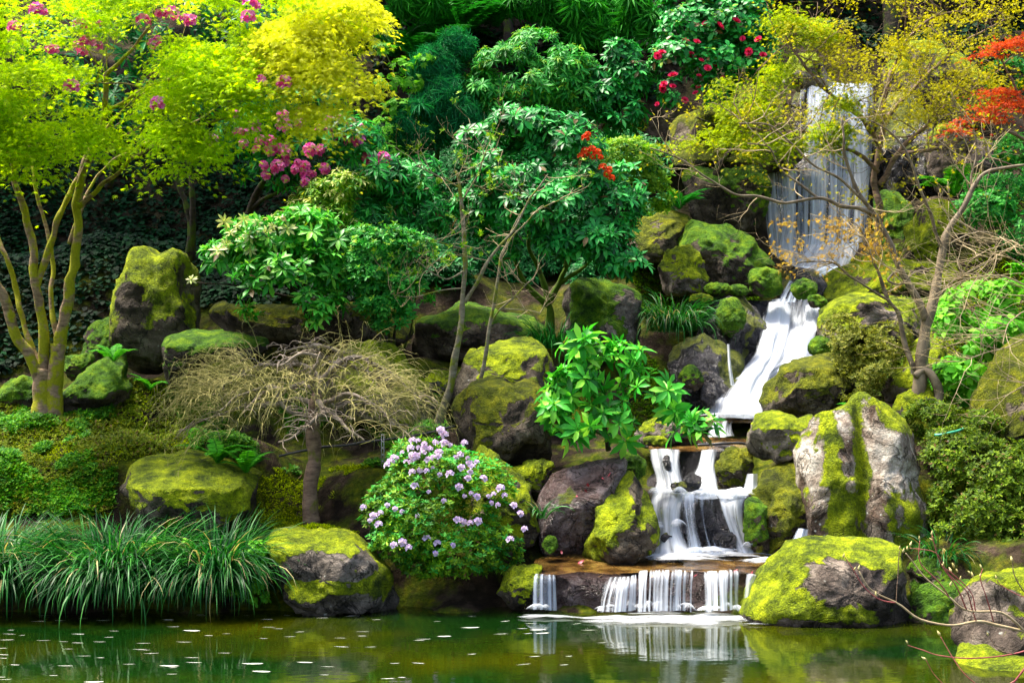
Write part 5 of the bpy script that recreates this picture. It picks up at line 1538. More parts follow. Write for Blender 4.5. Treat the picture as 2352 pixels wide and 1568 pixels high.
shrub('rhododendron', 'big tree like rhododendron with a forked mossy trunk at the centre', 'rhododendron', (1262, 750, 16.6),
      [(1130, 330, 80, 50, 16.2, .5), (1200, 300, 90, 50, 16.2, .6), (1290, 330, 90, 60, 16.0, .6), (1180, 400, 110, 60, 16.0, .7), (1320, 420, 100, 60, 15.9, .6), (1400, 480, 70, 60, 15.9, .5), (1250, 480, 120, 60, 15.8, .7), (1380, 560, 70, 40, 15.7, .5), (1120, 480, 80, 60, 16.2, .5), (1290, 560, 70, 30, 15.8, .4), (1430, 600, 60, 26, 15.6, .3), (1150, 560, 60, 40, 16.2, .4), (1440, 420, 50, 50, 16.0, .4)], 1250, WHORLS, .132, G_RHODO,
      [[(1262, 770, 16.6), (1264, 720, 16.6), (1262, 690, 16.6), .085], [(1262, 700, 16.6), (1225, 670, 16.5), (1195, 630, 16.4), (1180, 570, 16.3), (1160, 480, 16.3), .05], [(1264, 690, 16.6), (1290, 640, 16.5), (1310, 590, 16.4), (1330, 520, 16.3), .055], [(1290, 650, 16.5), (1340, 610, 16.3), (1390, 560, 16.1), .035], [(1262, 690, 16.6), (1240, 620, 16.6), (1215, 560, 16.5), (1230, 470, 16.4), .05], [(1300, 610, 16.4), (1290, 540, 16.4), (1270, 460, 16.3), .035]], barkmat('mossy rhododendron bark', (.012, .01, .006), (.06, .045, .03), (.06, .12, .004), .75), seed=47, holes=-.2)
shrub('rhododendron', 'domed rhododendron with upright yellow new shoots near the top centre', 'rhododendron', (1220, 330, 20.4),
      [(1170, 160, 90, 50, 19.6, .7), (1240, 120, 70, 50, 19.7, .7), (1290, 170, 80, 60, 19.6, .7), (1130, 200, 70, 40, 19.4, .5), (1230, 210, 110, 40, 19.4, .7), (1330, 230, 60, 50, 19.5, .5), (1180, 260, 90, 30, 19.4, .5)], 900, WHORLS_NARROW, .13, G_MID, [[(1220, 340, 20.4), (1210, 270, 20.0), (1180, 200, 19.8), .05], [(1220, 340, 20.4), (1260, 250, 20.0), (1280, 180, 19.8), .05]], B_DARK, seed=48, extra=(G_YG, .09, 230, WHORLS_NARROW))
shrub('rhododendron', 'loose rhododendron left of the red flowered camellia', 'rhododendron', (1440, 330, 20.2),
      [(1420, 130, 45, 36, 19.6, .4), (1440, 180, 50, 40, 19.5, .4), (1390, 220, 60, 40, 19.4, .4), (1430, 260, 50, 30, 19.4, .4), (1370, 290, 70, 30, 19.3, .4), (1380, 180, 40, 30, 19.5, .3)], 420, WHORLS, .15, G_RHODO, [[(1450, 345, 20.2), (1465, 310, 20.1), (1440, 280, 20.0), (1420, 180, 19.9), .04]], B_DARK, seed=49)
shrub('camellia', 'dark camellia bush dotted with crimson blooms', 'camellia', (1600, 300, 20.6),
      [(1600, 70, 90, 60, 19.8, .7), (1690, 60, 80, 60, 19.8, .7), (1550, 140, 60, 50, 19.6, .6), (1650, 150, 90, 50, 19.6, .6), (1740, 130, 50, 60, 19.7, .5), (1560, 210, 50, 40, 19.5, .5), (1620, 210, 60, 30, 19.5, .5), (1600, 10, 90, 40, 20, .6), (1700, 0, 70, 40, 20, .6)], 1500, [t_whorl(21, 5, .26, 1, .2), t_whorl(22, 4, .26, 1, .3)], .12, G_RHODO,
      [[(1610, 310, 20.6), (1620, 220, 20.4), (1650, 130, 20.2), .05], [(1620, 220, 20.4), (1570, 140, 20.2), .03]], B_DARK, seed=50, extra=(G_YG, .1, 130, [t_whorl(23, 3, .3, 0, .3)]),
      blossoms=([(1520, 122), (1510, 130), (1575, 95), (1620, 55), (1520, 205), (1525, 195), (1590, 132), (1600, 98), (1706, 90), (1742, 92), (1610, 140), (1585, 125), (1655, 130), (1642, 150), (1605, 175), (1625, 158), (1720, 120), (1546, 175), (1605, 202), (1572, 232), (1545, 200), (1652, 62), (1660, 180), (1598, 215), (1510, 240), (1690, 50), (1752, 128)], 19.1, .1, C_RED, CAM, .07))
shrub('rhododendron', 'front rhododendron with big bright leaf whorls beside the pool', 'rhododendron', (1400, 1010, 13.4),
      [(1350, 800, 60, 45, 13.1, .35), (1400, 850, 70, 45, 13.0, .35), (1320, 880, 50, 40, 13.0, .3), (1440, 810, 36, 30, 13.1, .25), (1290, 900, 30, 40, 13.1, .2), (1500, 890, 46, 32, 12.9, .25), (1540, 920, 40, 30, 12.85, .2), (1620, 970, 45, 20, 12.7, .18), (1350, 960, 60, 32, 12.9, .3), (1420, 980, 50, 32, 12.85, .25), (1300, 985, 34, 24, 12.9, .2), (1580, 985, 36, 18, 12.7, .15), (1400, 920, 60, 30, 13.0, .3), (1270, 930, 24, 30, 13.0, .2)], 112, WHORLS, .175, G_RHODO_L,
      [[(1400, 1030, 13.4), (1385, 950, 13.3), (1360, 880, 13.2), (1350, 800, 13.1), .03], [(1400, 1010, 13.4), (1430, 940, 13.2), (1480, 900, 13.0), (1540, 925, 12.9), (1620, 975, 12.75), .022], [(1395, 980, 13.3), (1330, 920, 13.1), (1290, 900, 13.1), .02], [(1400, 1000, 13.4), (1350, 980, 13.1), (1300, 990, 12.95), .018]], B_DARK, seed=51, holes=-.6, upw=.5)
shrub('azalea', 'rounded azalea covered in lilac flowers by the bank boulder', 'azalea', (1020, 1330, 12.55),
      [(1000, 1090, 110, 70, 12.3, .45), (1080, 1130, 100, 80, 12.3, .45), (920, 1160, 80, 60, 12.2, .4), (1000, 1190, 140, 80, 12.15, .5), (1120, 1210, 80, 70, 12.25, .4), (940, 1240, 90, 50, 12.1, .4), (1060, 1270, 110, 50, 12.1, .4), (1150, 1265, 50, 45, 12.2, .3), (980, 1300, 60, 25, 12.1, .3), (870, 1180, 40, 40, 12.2, .3), (960, 1040, 60, 36, 12.35, .35)], 3600, MINIS, .052, G_AZ,
      [[(1020, 1350, 12.6), (1000, 1250, 12.5), (960, 1150, 12.4), .022], [(1030, 1350, 12.6), (1050, 1230, 12.5), (1070, 1130, 12.4), .022], [(1040, 1350, 12.6), (1100, 1280, 12.5), (1150, 1230, 12.4), .02]], B_DARK, seed=52, holes=-.35, extra=(G_MID, .055, 900, MINIS),
      blossoms=([(950, 1012), (975, 1020), (962, 1028), (990, 1030), (1000, 1015), (1020, 1018), (1035, 1022), (1010, 1040), (945, 1030), (925, 1040), (955, 1048), (1060, 1045), (1075, 1052), (1085, 1072), (1095, 1062), (1045, 1050), (985, 1058), (898, 1062), (905, 1052), (948, 1085), (980, 1082), (1010, 1090), (1060, 1075), (1075, 1100), (1083, 1132), (1095, 1142), (1068, 1138), (1110, 1100), (1122, 1140), (1135, 1135), (1150, 1122), (1160, 1138), (1128, 1155), (1145, 1160), (1180, 1162), (1195, 1180), (1205, 1215), (835, 1165), (858, 1185), (875, 1178), (925, 1175), (890, 1160), (908, 1168), (850, 1195), (960, 1185), (985, 1130), (1020, 1150), (1062, 1198), (1080, 1202), (1098, 1198), (1050, 1195), (905, 1252), (940, 1258), (1005, 1248), (980, 1238), (1040, 1252), (925, 1245), (1172, 1240), (1000, 1270), (870, 1205)] + [(x, y) for x, y in np.random.default_rng(5).normal([1010, 1060], [60, 36], (26, 2))], 11.72, .08, C_LILAC, FL, .033))
shrub('rhododendron', 'low spreading orange flowered shrub right of the big tree like rhododendron', 'shrub', (1400, 420, 17.8),
      [(1380, 370, 60, 50, 16.9, .4), (1440, 360, 70, 40, 17.2, .5), (1480, 400, 60, 40, 17.4, .5), (1500, 450, 50, 40, 17.4, .4)], 800, MINIS, .08, G_YG, [[(1420, 450, 17.8), (1410, 400, 17.5), .03]], B_DARK, seed=53,
      blossoms=([(1345, 350), (1360, 345), (1372, 352), (1350, 310), (1395, 400), (1400, 390), (1405, 410), (1335, 360), (1380, 362), (1385, 385), (1345, 318), (1362, 362)], 15.4, .06, C_ORANGE, TR2, .06))
shrub('conifer', 'blue green feathery dwarf conifer behind the centre saplings', 'conifer', (1000, 400, 19.6), [(960, 290, 60, 60, 19.0, .5), (1020, 250, 60, 80, 19.2, .5), (1000, 170, 60, 60, 19.4, .5), (1050, 110, 40, 40, 19.6, .4), (930, 310, 40, 40, 18.9, .3), (1060, 280, 50, 50, 19.1, .4)], 1500,
      [t_whorl(31, 14, .035, 4, -.3), t_whorl(32, 12, .035, 4, -.5)], .20, G_FEATH, [[(1000, 410, 19.6), (1010, 280, 19.5), (1030, 130, 19.5), .05]], B_DARK, seed=54, upw=.2)
shrub('vine_maple', 'slender bright green leafed seedling tree right of the sunlit maple branch', 'sapling', (880, 400, 19.4), [(880, 110, 25, 14, 19, .2), (920, 150, 30, 16, 19, .2), (900, 190, 40, 20, 19, .25), (980, 140, 25, 16, 19, .2), (920, 250, 50, 24, 18.8, .3), (880, 300, 40, 30, 18.7, .3), (890, 350, 40, 24, 18.7, .3), (950, 190, 30, 20, 19, .2)], 420, [PALM, t_palm(5, .2)], .1, G_BRIGHT,
      [[(880, 410, 19.4), (890, 300, 19.2), (910, 200, 19.1), (880, 110, 19.0), .02], [(890, 300, 19.2), (960, 190, 19.1), (985, 135, 19.0), .015]], B_GREY, seed=55, holes=-.9)

# right bank shrubs
G_AZ2 = leafmat('olive green azalea leaves', [(.025, .06, .003), (.075, .155, .004), (.20, .30, .010)], .3, .45, .3, .5, dead=.03)
shrub('azalea', 'fine leaved azalea mound filling the right bank, the largest of the mounds', 'azalea', (2260, 1260, 12.3),
      [(2200, 1050, 90, 70, 12.6, .5), (2300, 1100, 110, 90, 12.3, .6), (2250, 1180, 110, 90, 12.2, .5), (2340, 1220, 90, 90, 12.0, .5), (2190, 1160, 60, 80, 12.4, .35), (2300, 1280, 90, 50, 11.9, .4), (2400, 1120, 90, 120, 12.3, .5)], 6200, MINIS, .05, G_AZ2, [[(2260, 1300, 12.4), (2250, 1200, 12.4), (2230, 1100, 12.4), .02]], B_DARK, seed=56, holes=-.3)
shrub('azalea', 'thin yellow green azalea mound behind the huge lichen boulder', 'azalea', (2200, 1010, 13.4),
      [(2150, 960, 70, 45, 13.3, .4), (2230, 980, 80, 40, 13.2, .4), (2160, 1020, 50, 40, 13.0, .3)], 1800, MINIS, .048, G_AZ2, seed=57, holes=-.25)
shrub('azalea', 'open olive leaved azalea between the square block and the bare maple', 'azalea', (1990, 900, 14.6),
      [(1960, 800, 60, 60, 14.6, .4), (2000, 840, 70, 50, 14.4, .4), (1960, 880, 60, 40, 14.3, .3), (2040, 780, 50, 40, 14.8, .3), (1930, 760, 40, 40, 15, .3)], 1500, MINIS, .05, leafmat('olive azalea leaves', [(.06, .08, .01), (.14, .17, .015), (.24, .24, .03)], .3, .45, .3), [[(1990, 930, 14.6), (1980, 860, 14.5), (1960, 790, 14.5), .015], [(1990, 930, 14.6), (2020, 850, 14.5), (2040, 780, 14.6), .015]], B_DARK, seed=58, holes=-.2)
shrub('salal', 'broad leaved bright green shrub on the right bank behind the pale twigs', 'shrub', (2260, 920, 14.6),
      [(2240, 700, 80, 50, 14.6, .5), (2320, 690, 80, 60, 14.5, .5), (2220, 780, 60, 50, 14.3, .4), (2300, 770, 60, 50, 14.2, .4), (2200, 860, 60, 40, 14.0, .35), (2250, 900, 50, 30, 13.9, .3), (2330, 640, 70, 40, 14.7, .4), (2180, 740, 40, 40, 14.4, .3)], 520, [t_whorl(41, 5, .27, 1, .1), t_whorl(42, 4, .27, 1, .2)], .12, G_BRIGHT, [[(2260, 940, 14.6), (2250, 820, 14.5), (2270, 720, 14.6), .02]], B_BROWN, seed=59)
shrub('azalea', 'dark green bush under the red maple leaves', 'shrub', (2330, 480, 18.0),
      [(2300, 420, 80, 60, 17.6, .5), (2260, 480, 70, 40, 17.4, .5), (2330, 350, 50, 40, 17.8, .4), (2320, 170, 60, 30, 18.5, .4), (2360, 540, 60, 50, 17.2, .5)], 1500, MINIS, .075, G_MID, [[(2330, 500, 18), (2310, 420, 17.8), .03]], B_DARK, seed=60)

# pale whippy shrub, right edge
root, rng = sapling('pale whippy leafless shrub leaning in from the right edge', (2480, 860, 12.6), [
    ([(2480, 900, 12.6), (2450, 800, 12.6), (2420, 700, 12.6), (2400, 620, 12.6)], .03, .015),
    ([(2440, 760, 12.6), (2380, 680, 12.5), (2300, 640, 12.4), (2230, 640, 12.3), (2190, 660, 12.3)], .012, .004), ([(2420, 700, 12.6), (2350, 610, 12.5), (2280, 580, 12.4), (2200, 560, 12.3)], .012, .004),
    ([(2450, 800, 12.6), (2370, 780, 12.4), (2300, 800, 12.3), (2210, 830, 12.2)], .012, .004), ([(2400, 620, 12.6), (2340, 560, 12.5), (2280, 540, 12.4)], .012, .004), ([(2450, 800, 12.6), (2390, 860, 12.4), (2330, 900, 12.3)], .01, .004),
    ([(2440, 760, 12.6), (2370, 720, 12.5), (2320, 740, 12.3), (2300, 790, 12.2)], .01, .004)], .7, 71, mat=B_TWIG, name='whip_shrub', cat='shrub', n=80, lv=1, up=.0, bias=(-.9, -.1), twr=.004)

# foreground red twigs with buds, bottom right
rng = np.random.default_rng(81)
root = empty('budding_branch', P(2470, 1500, 8.6), 'bare red twigged branches with yellow buds reaching over the pond', 'branch')
DB = 8.6
TW = [([(2470, 1490, DB), (2352, 1450, DB), (2280, 1430, DB), (2240, 1425, 8.55), (2180, 1435, 8.5), (2110, 1420, 8.5), (2060, 1380, 8.5), (2000, 1350, 8.45), (1972, 1310, 8.45)], .016, .005, B_STRAW),
      ([(2352, 1450, DB), (2300, 1405, 8.55), (2220, 1400, 8.5), (2175, 1370, 8.5), (2130, 1330, 8.5), (2100, 1290, 8.5), (2080, 1268, 8.5)], .011, .004, B_STRAW),
      ([(2060, 1380, 8.5), (2020, 1372, 8.45), (1985, 1345, 8.45), (1960, 1310, 8.45), (1938, 1280, 8.45)], .007, .003, B_REDTWIG),
      ([(2220, 1400, 8.5), (2190, 1340, 8.45), (2160, 1290, 8.45), (2140, 1230, 8.45)], .006, .003, B_REDTWIG), ([(2175, 1370, 8.5), (2150, 1330, 8.45), (2115, 1290, 8.45), (2112, 1240, 8.45)], .006, .003, B_REDTWIG),
      ([(2240, 1400, 8.5), (2230, 1360, 8.5), (2190, 1320, 8.5), (2165, 1300, 8.5)], .005, .003, B_REDTWIG), ([(2280, 1425, 8.55), (2265, 1370, 8.5), (2250, 1330, 8.5), (2255, 1305, 8.5)], .005, .003, B_REDTWIG),
      ([(2240, 1425, 8.55), (2220, 1360, 8.45), (2180, 1320, 8.45), (2150, 1270, 8.4), (2090, 1255, 8.4)], .005, .0028, B_REDTWIG),
      ([(2060, 1380, 8.5), (2062, 1330, 8.5), (2062, 1290, 8.5), (2066, 1262, 8.5)], .004, .0025, B_BROWN),
      ([(2470, 1450, 8.5), (2400, 1400, 8.5), (2360, 1370, 8.5), (2330, 1320, 8.5), (2325, 1290, 8.5)], .007, .003, B_BROWN),
      ([(2480, 1430, 8.4), (2400, 1390, 8.4), (2350, 1370, 8.4), (2300, 1340, 8.4), (2290, 1330, 8.4)], .005, .003, B_REDTWIG),
      ([(2480, 1460, 8.3), (2400, 1480, 8.3), (2330, 1500, 8.3), (2230, 1510, 8.3), (2160, 1505, 8.3), (2120, 1490, 8.3), (2085, 1478, 8.3)], .008, .003, B_REDTWIG),
      ([(2480, 1400, 8.2), (2400, 1470, 8.2), (2330, 1560, 8.2), (2280, 1600, 8.2)], .009, .006, B_REDTWIG),
      ([(2330, 1560, 8.2), (2270, 1585, 8.2), (2190, 1580, 8.2), (2150, 1550, 8.2), (2128, 1515, 8.2)], .006, .003, B_REDTWIG),
      ([(2260, 1582, 8.2), (2220, 1550, 8.2), (2190, 1510, 8.25), (2160, 1460, 8.3)], .005, .003, B_REDTWIG), ([(2330, 1500, 8.3), (2290, 1490, 8.25), (2270, 1460, 8.25)], .004, .0025, B_BROWN)]
mb = {}
for q, a_, b_, mt in TW:
    g = MB()
    limb(g, q, a_ * .85, b_, 6, 30, .012)
    build('branch' if mt is B_STRAW else 'twig', g, B_TWIG if mt is B_STRAW else mt, root, True)
B_BUD = plain('yellow green buds', [(.45, .36, .10), (.62, .56, .26)], .5, 30, .3, 0)
g = MB()
a = np.linspace(0, 2 * np.pi, 8, endpoint=False)
prof = [(0, .25), (.25, .8), (.5, 1), (.8, .6), (1.15, .08)]
V = np.concatenate([np.stack([.26 * r * np.cos(a), .26 * r * np.sin(a), np.full(8, z)], -1) for z, r in prof])
i = np.arange(4)[:, None] * 8
j = np.arange(8)[None]
g.add(V, np.stack([i + j, i + (j + 1) % 8, i + 8 + (j + 1) % 8, i + 8 + j], -1).reshape(-1, 4), [np.arange(8)[::-1]], [np.arange(8) + 32])
first = None
for px, py, d in [(1972, 1308, 8.45), (1936, 1279, 8.45), (1962, 1308, 8.45), (2140, 1228, 8.45), (2143, 1240, 8.45), (2112, 1238, 8.45), (2165, 1298, 8.5), (2186, 1312, 8.5), (2192, 1302, 8.5), (2255, 1303, 8.5), (2090, 1253, 8.4), (2084, 1262, 8.45), (2066, 1260, 8.5), (2074, 1268, 8.5), (2325, 1288, 8.5), (2290, 1328, 8.4), (2085, 1476, 8.3), (2128, 1513, 8.2), (2160, 1458, 8.3), (2230, 1316, 8.5), (2235, 1324, 8.5), (2250, 1322, 8.5), (2205, 1330, 8.45), (2270, 1458, 8.25), (2182, 1345, 8.45), (2012, 1368, 8.45), (2200, 1312, 8.45)]:
    w = P(px, py, d) - np.array([0, 0, .004])
    rot = (rng.normal(0, .3), rng.normal(-.2, .4), 0)
    sc = .030 * rng.uniform(.8, 1.2)
    if first is None:
        first = build('bud', g, B_BUD, None, True)
        first.parent = root
        first.location = [float(x) for x in (w - np.array(root.location))]
        first.rotation_euler, first.scale = rot, (sc,) * 3
    else:
        child_copy(first, root, w, rot, sc)

# ------------------------------------------------------------------ grass, ferns
for lab, px, rx, n, sd in (('long arching grass clump at the far left of the bank', -15, .48, 2100, 91), ('widest arching grass clump on the left bank', 262, .62, 3200, 92), ('upright grass clump nearest the bank boulder', 495, .36, 1600, 93)):
    grass(lab, (px, 1352, 11.9), rx, .34, n, .82, sd, lean=(0, -.25), up=1.05, w=.0075)
grass('drooping dark grass clump beside the middle cascade', (1545, 760, 16.6), .35, .3, 420, .75, 94)
grass('dark grass tuft under the pale lichen slab', (1270, 800, 15.9), .25, .2, 240, .55, 95, mat=G_FERN)
grass('small grass tuft in the shade of the right bank azalea', (2165, 1290, 11.9), .18, .12, 150, .45, 96)
grass('thin grass tuft between the lilac azalea and the wet slab', (1245, 1190, 12.5), .05, .05, 36, .4, 97)
shrub('watercress', 'leafy bright green weed among the right hand grass clump', 'plant', (580, 1370, 11.75), [(590, 1270, 30, 30, 11.75, .12), (570, 1320, 50, 40, 11.7, .15), (545, 1350, 30, 20, 11.7, .12), (590, 1365, 30, 20, 11.7, .1), (430, 1280, 40, 40, 11.8, .12), (350, 1270, 30, 30, 11.75, .1)], 240, [t_whorl(51, 5, .3, 1, .1), t_whorl(52, 4, .3, 1, .2)], .055, G_BRIGHT, [[(580, 1380, 11.8), (575, 1320, 11.75), .008]], B_GREY, seed=98, holes=-.7)
fern('fern', 'bright fern drooping over the flat topped mossy rock', (500, 1062, 12.95), 12, .5, G_FERNB, 101)
fern('fern', 'second bright fern beside the weeping maple twigs', (565, 1085, 12.8), 9, .42, G_FERNB, 102)
fern('fern', 'little fern at the foot of the standing stone', (345, 895, 14.9), 6, .35, G_FERNB, 103)
fern('fern', 'green fern behind the right maple above the mossy boulder', (2190, 450, 18.6), 12, .75, G_FERNB, 104)
fern('fern', 'small fern on the green slope left of the standing stone', (262, 830, 14.7), 7, .38, G_FERNB, 105)
fern('fern', 'fern hanging by the square mossy block near the front rhododendron', (1268, 1000, 13.3), 8, .4, G_FERNB, 106)
fern('fern', 'small fern under the olive leaved azalea', (1985, 960, 13.9), 8, .4, G_FERNB, 107)
fern('fern', 'fern in the dark gap under the right mossy terrace', (1560, 480, 18.3), 10, .6, G_FERN, 108)
for k, (px, py, d, lab) in enumerate([
        (905, 130, 23.6, 'dark sword fern on the back slope, leftmost of the row beside the sunlit maple branch'),
        (985, 70, 24.6, 'dark sword fern on the back slope, second from the left of the row'),
        (1060, 90, 24.2, 'dark sword fern on the back slope, above the feathery conifer'),
        (1140, 60, 24.8, 'dark sword fern on the back slope, above the left of the domed rhododendron'),
        (1220, 50, 25.0, 'dark sword fern on the back slope, directly above the domed rhododendron'),
        (1310, 80, 24.6, 'dark sword fern on the back slope, rightmost of the row before the conifer boughs'),
        (960, 150, 23.2, 'dark sword fern in front of the row, nearest the bright seedling tree')]):
    fern('fern', lab, (px, py, d), 16, 1.35, G_FERN, 110 + k, 'sword ferns on the dark back slope')


# ------------------------------------------------------------------ ground cover
def scatter(label, name, poly, n, tmpl, size, mat, seed, lift=.03, thr=-.2, dr=(11.5, 27), freq=2.0, mound=.0):
    rng = np.random.default_rng(seed)
    poly = np.array(poly, float)
    got = []
    tot = 0
    for _ in range(40):
        d = rng.uniform(dr[0], dr[1], n)
        px = rng.uniform(poly[:, 0].min(), poly[:, 0].max(), n)
        x = (px - CX) / F * d
        z = ground(x, d)
        p = np.stack([x, d, z], -1)
        q = proj(p)
        nz = fbm(np.c_[p[:, :2], 0 * z] * freq, seed, 3)
        p[:, 2] += lift * rng.random(n) + mound * np.clip(nz + .3, 0, 1) * rng.random(n) ** .5
        p = p[in_poly(q, poly) & (nz > thr)]
        got.append(p)
        tot += len(p)
        if tot >= n:
            break
    p = np.concatenate(got)[:n]
    if len(p) < 5:
        return
    mb = MB()
    leaves_on(mb, tmpl, p, np.tile(np.array([0, -.6, .5]), (len(p), 1)), size, rng, .8, .5)
    return tag(build(name, mb, mat), label, 'ground cover', None, 'stuff')


scatter('small leaved creeping cover on the left slope', 'ground_cover', [(-60, 960), (200, 935), (300, 890), (420, 890), (480, 940), (360, 1000), (420, 1050), (270, 1060), (260, 1190), (-60, 1190)], 8000, MINIS, .055, G_COVER, 121, .05, .05, (12.0, 16), 1.6, .09)
scatter('yellow green low seedlings between the cover on the left slope', 'ground_cover', [(-60, 940), (300, 880), (500, 900), (420, 1050), (270, 1060), (260, 1190), (-60, 1190)], 8000, [t_mini(9, 5)], .042, leafmat('olive seedlings', [(.05, .09, .003), (.13, .20, .004), (.26, .30, .01)], .3, .5, .3, .5, dead=.06), 132, .05, -.45, (12.0, 16), 1.6, .06)
scatter('moss carpet between the cover on the left slope', 'ground_moss', [(-60, 940), (300, 880), (500, 900), (420, 1050), (270, 1060), (260, 1190), (-60, 1190)], 7000, [t_mini(9, 4)], .03, TUFT['y'], 133, .01, -.5, (12.0, 16), 1.6)
scatter('low green creepers around the weeping maple', 'ground_cover', [(380, 900), (1000, 900), (1040, 1050), (880, 1090), (760, 1110), (600, 1080), (450, 1050)], 4200, MINIS, .05, G_COVER, 122, .04, -.1, (12.6, 16), 1.6, .1)
scatter('moss and seedlings on the bare soil by the weeping maple trunk', 'ground_moss', [(580, 1080), (860, 1060), (850, 1230), (640, 1225), (580, 1190)], 2600, [t_mini(9, 4)], .028, TUFT['y'], 123, .01, .0, (11.9, 14), 2.5)
scatter('moss carpet on the slope left of the upper waterfall', 'ground_moss', [(1440, 270), (1640, 250), (1640, 420), (1450, 420)], 9000, [t_mini(9, 4)], .045, TUFT['y'], 124, .01, -.3, (18, 24), 1.2)
scatter('moss on the stream banks', 'ground_moss', [(1440, 600), (1760, 600), (1760, 720), (1600, 900), (1440, 1030)], 7000, [t_mini(9, 4)], .04, TUFT['g'], 125, .01, -.2, (13.5, 20), 1.4)
scatter('moss on the right slope', 'ground_moss', [(1880, 600), (2352, 560), (2950, 560), (2950, 1100), (2352, 960), (1900, 960)], 15000, [t_mini(9, 4)], .04, TUFT['y'], 126, .01, -.2, (13.2, 20), 1.3)
scatter('leafy cover on the right slope', 'ground_cover', [(1950, 620), (2352, 450), (2950, 450), (2950, 1300), (2352, 1000), (2000, 960)], 10000, MINIS, .055, G_AZ2, 127, .05, .0, (13.2, 20), 1.3, .1)
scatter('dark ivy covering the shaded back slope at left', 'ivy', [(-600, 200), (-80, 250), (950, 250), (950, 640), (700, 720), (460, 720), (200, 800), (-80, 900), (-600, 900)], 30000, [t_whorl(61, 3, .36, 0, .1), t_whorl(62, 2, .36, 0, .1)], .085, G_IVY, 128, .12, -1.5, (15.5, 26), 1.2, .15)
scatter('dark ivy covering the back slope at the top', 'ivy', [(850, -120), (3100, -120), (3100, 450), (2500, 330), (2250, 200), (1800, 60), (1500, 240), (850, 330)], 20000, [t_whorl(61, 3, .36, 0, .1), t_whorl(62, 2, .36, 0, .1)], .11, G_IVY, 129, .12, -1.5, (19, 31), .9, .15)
scatter('leafy undergrowth between the centre rhododendrons', 'undergrowth', [(780, 330), (1560, 300), (1540, 520), (1440, 640), (1000, 680), (780, 560)], 9000, WHORLS_NARROW, .10, G_DEEP, 130, .25, -.3, (16.2, 22), 1.2, .3)

# conifer boughs at the top edge
shrub('conifer', 'green conifer boughs sweeping in along the top edge', 'conifer', (1450, 120, 24.5), [(1330, 30, 80, 40, 23.6, .6), (1430, 20, 60, 50, 23.4, .6), (1480, 60, 40, 40, 23.2, .4), (1250, 10, 80, 30, 23.8, .6), (1380, 80, 70, 20, 23.4, .4), (960, 10, 60, 20, 23.5, .4)], 700, [t_whorl(71, 16, .05, 3, -.2), t_whorl(72, 13, .05, 3, -.3)], .32, leafmat('conifer needles', [(.006, .12, .008), (.018, .24, .010), (.05, .36, .02)], .25, .5, .3), [[(1450, 150, 24.6), (1455, 0, 24.6), (1460, -200, 24.6), .16]], B_DARK, seed=131, upw=.1)


# ------------------------------------------------------------------ trees at the top of the slope; first three unseen, added for shade
rng = np.random.default_rng(141)
for k, (x, y, lab, cen, rad, n) in enumerate([  # out-of-view crowns added to darken the back slope
        (-11.5, 27.0, 'unseen tree added for shade above the left of the slope, its crown over the frame', (-9.5, 22.5, 14.6), (5.8, 4.4, 2.2), 1900),
        (-3.0, 30.5, 'unseen tree added for shade above the middle of the slope, its crown over the frame', (-1.5, 28.5, 16.5), (5.5, 3.5, 2.2), 700),
        (9.5, 31.0, 'unseen tree added for shade above the right of the slope, its crown over the frame', (8.5, 29.0, 16.8), (6.5, 3.2, 2.4), 800)]):
    g0 = float(ground(np.array([x]), np.array([y]))[0])
    root = empty('forest_tree', (x, y, g0), lab, 'tree', 'unseen shade trees at the top of the slope')
    mb = MB()
    cen = np.array(cen)
    tube(mb, [[x, y, g0 - .3], [x + .1, y - .3, g0 + 2.5], (np.array([x, y, g0 + 5]) + cen) / 2, cen], [.45, .36, .26, .12], 12, 24, .05)
    u = unit(rng.normal(size=(n, 3))) * rng.random((n, 1)) ** .4
    q = cen + u * np.array(rad)
    q = q[proj(q)[:, 1] < -90]
    for c_ in q[::60]:
        tube(mb, [cen, (cen + c_) / 2 + np.array([0, 0, .3]), c_], [.09, .05, .02], 5, 8)
    build('trunk', mb, B_DARK, root, True)
    mb = MB()
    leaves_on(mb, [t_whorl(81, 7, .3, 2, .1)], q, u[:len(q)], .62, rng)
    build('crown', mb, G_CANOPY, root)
for k, (px, d, lab) in enumerate([(2045, 25.5, 'dark straight trunk behind the golden maple, top right'), (2095, 26.5, 'second dark trunk behind the golden maple, farther back'), (1165, 27, 'dim slender trunk above the domed rhododendron')]):
    x = (px - CX) / F * d
    g0 = float(ground(np.array([x]), np.array([d]))[0])
    root = empty('forest_tree', (x, d, g0), lab, 'tree', 'dark trunks at the top of the slope')
    mb = MB()
    tube(mb, [[x, d, g0 - .3], [x + .08, d, g0 + 4], [x - .05, d, g0 + 9]], [.2 - .05 * k, .15, .08], 9, 20, .05)
    build('trunk', mb, B_DARK, root, True)
    mb = MB()
    q = np.array([x, d, g0 + 8]) + rng.normal(0, [1.2, 1.0, 1.2], (90, 3))
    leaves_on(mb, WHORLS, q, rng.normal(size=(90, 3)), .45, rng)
    build('crown', mb, G_CANOPY, root)

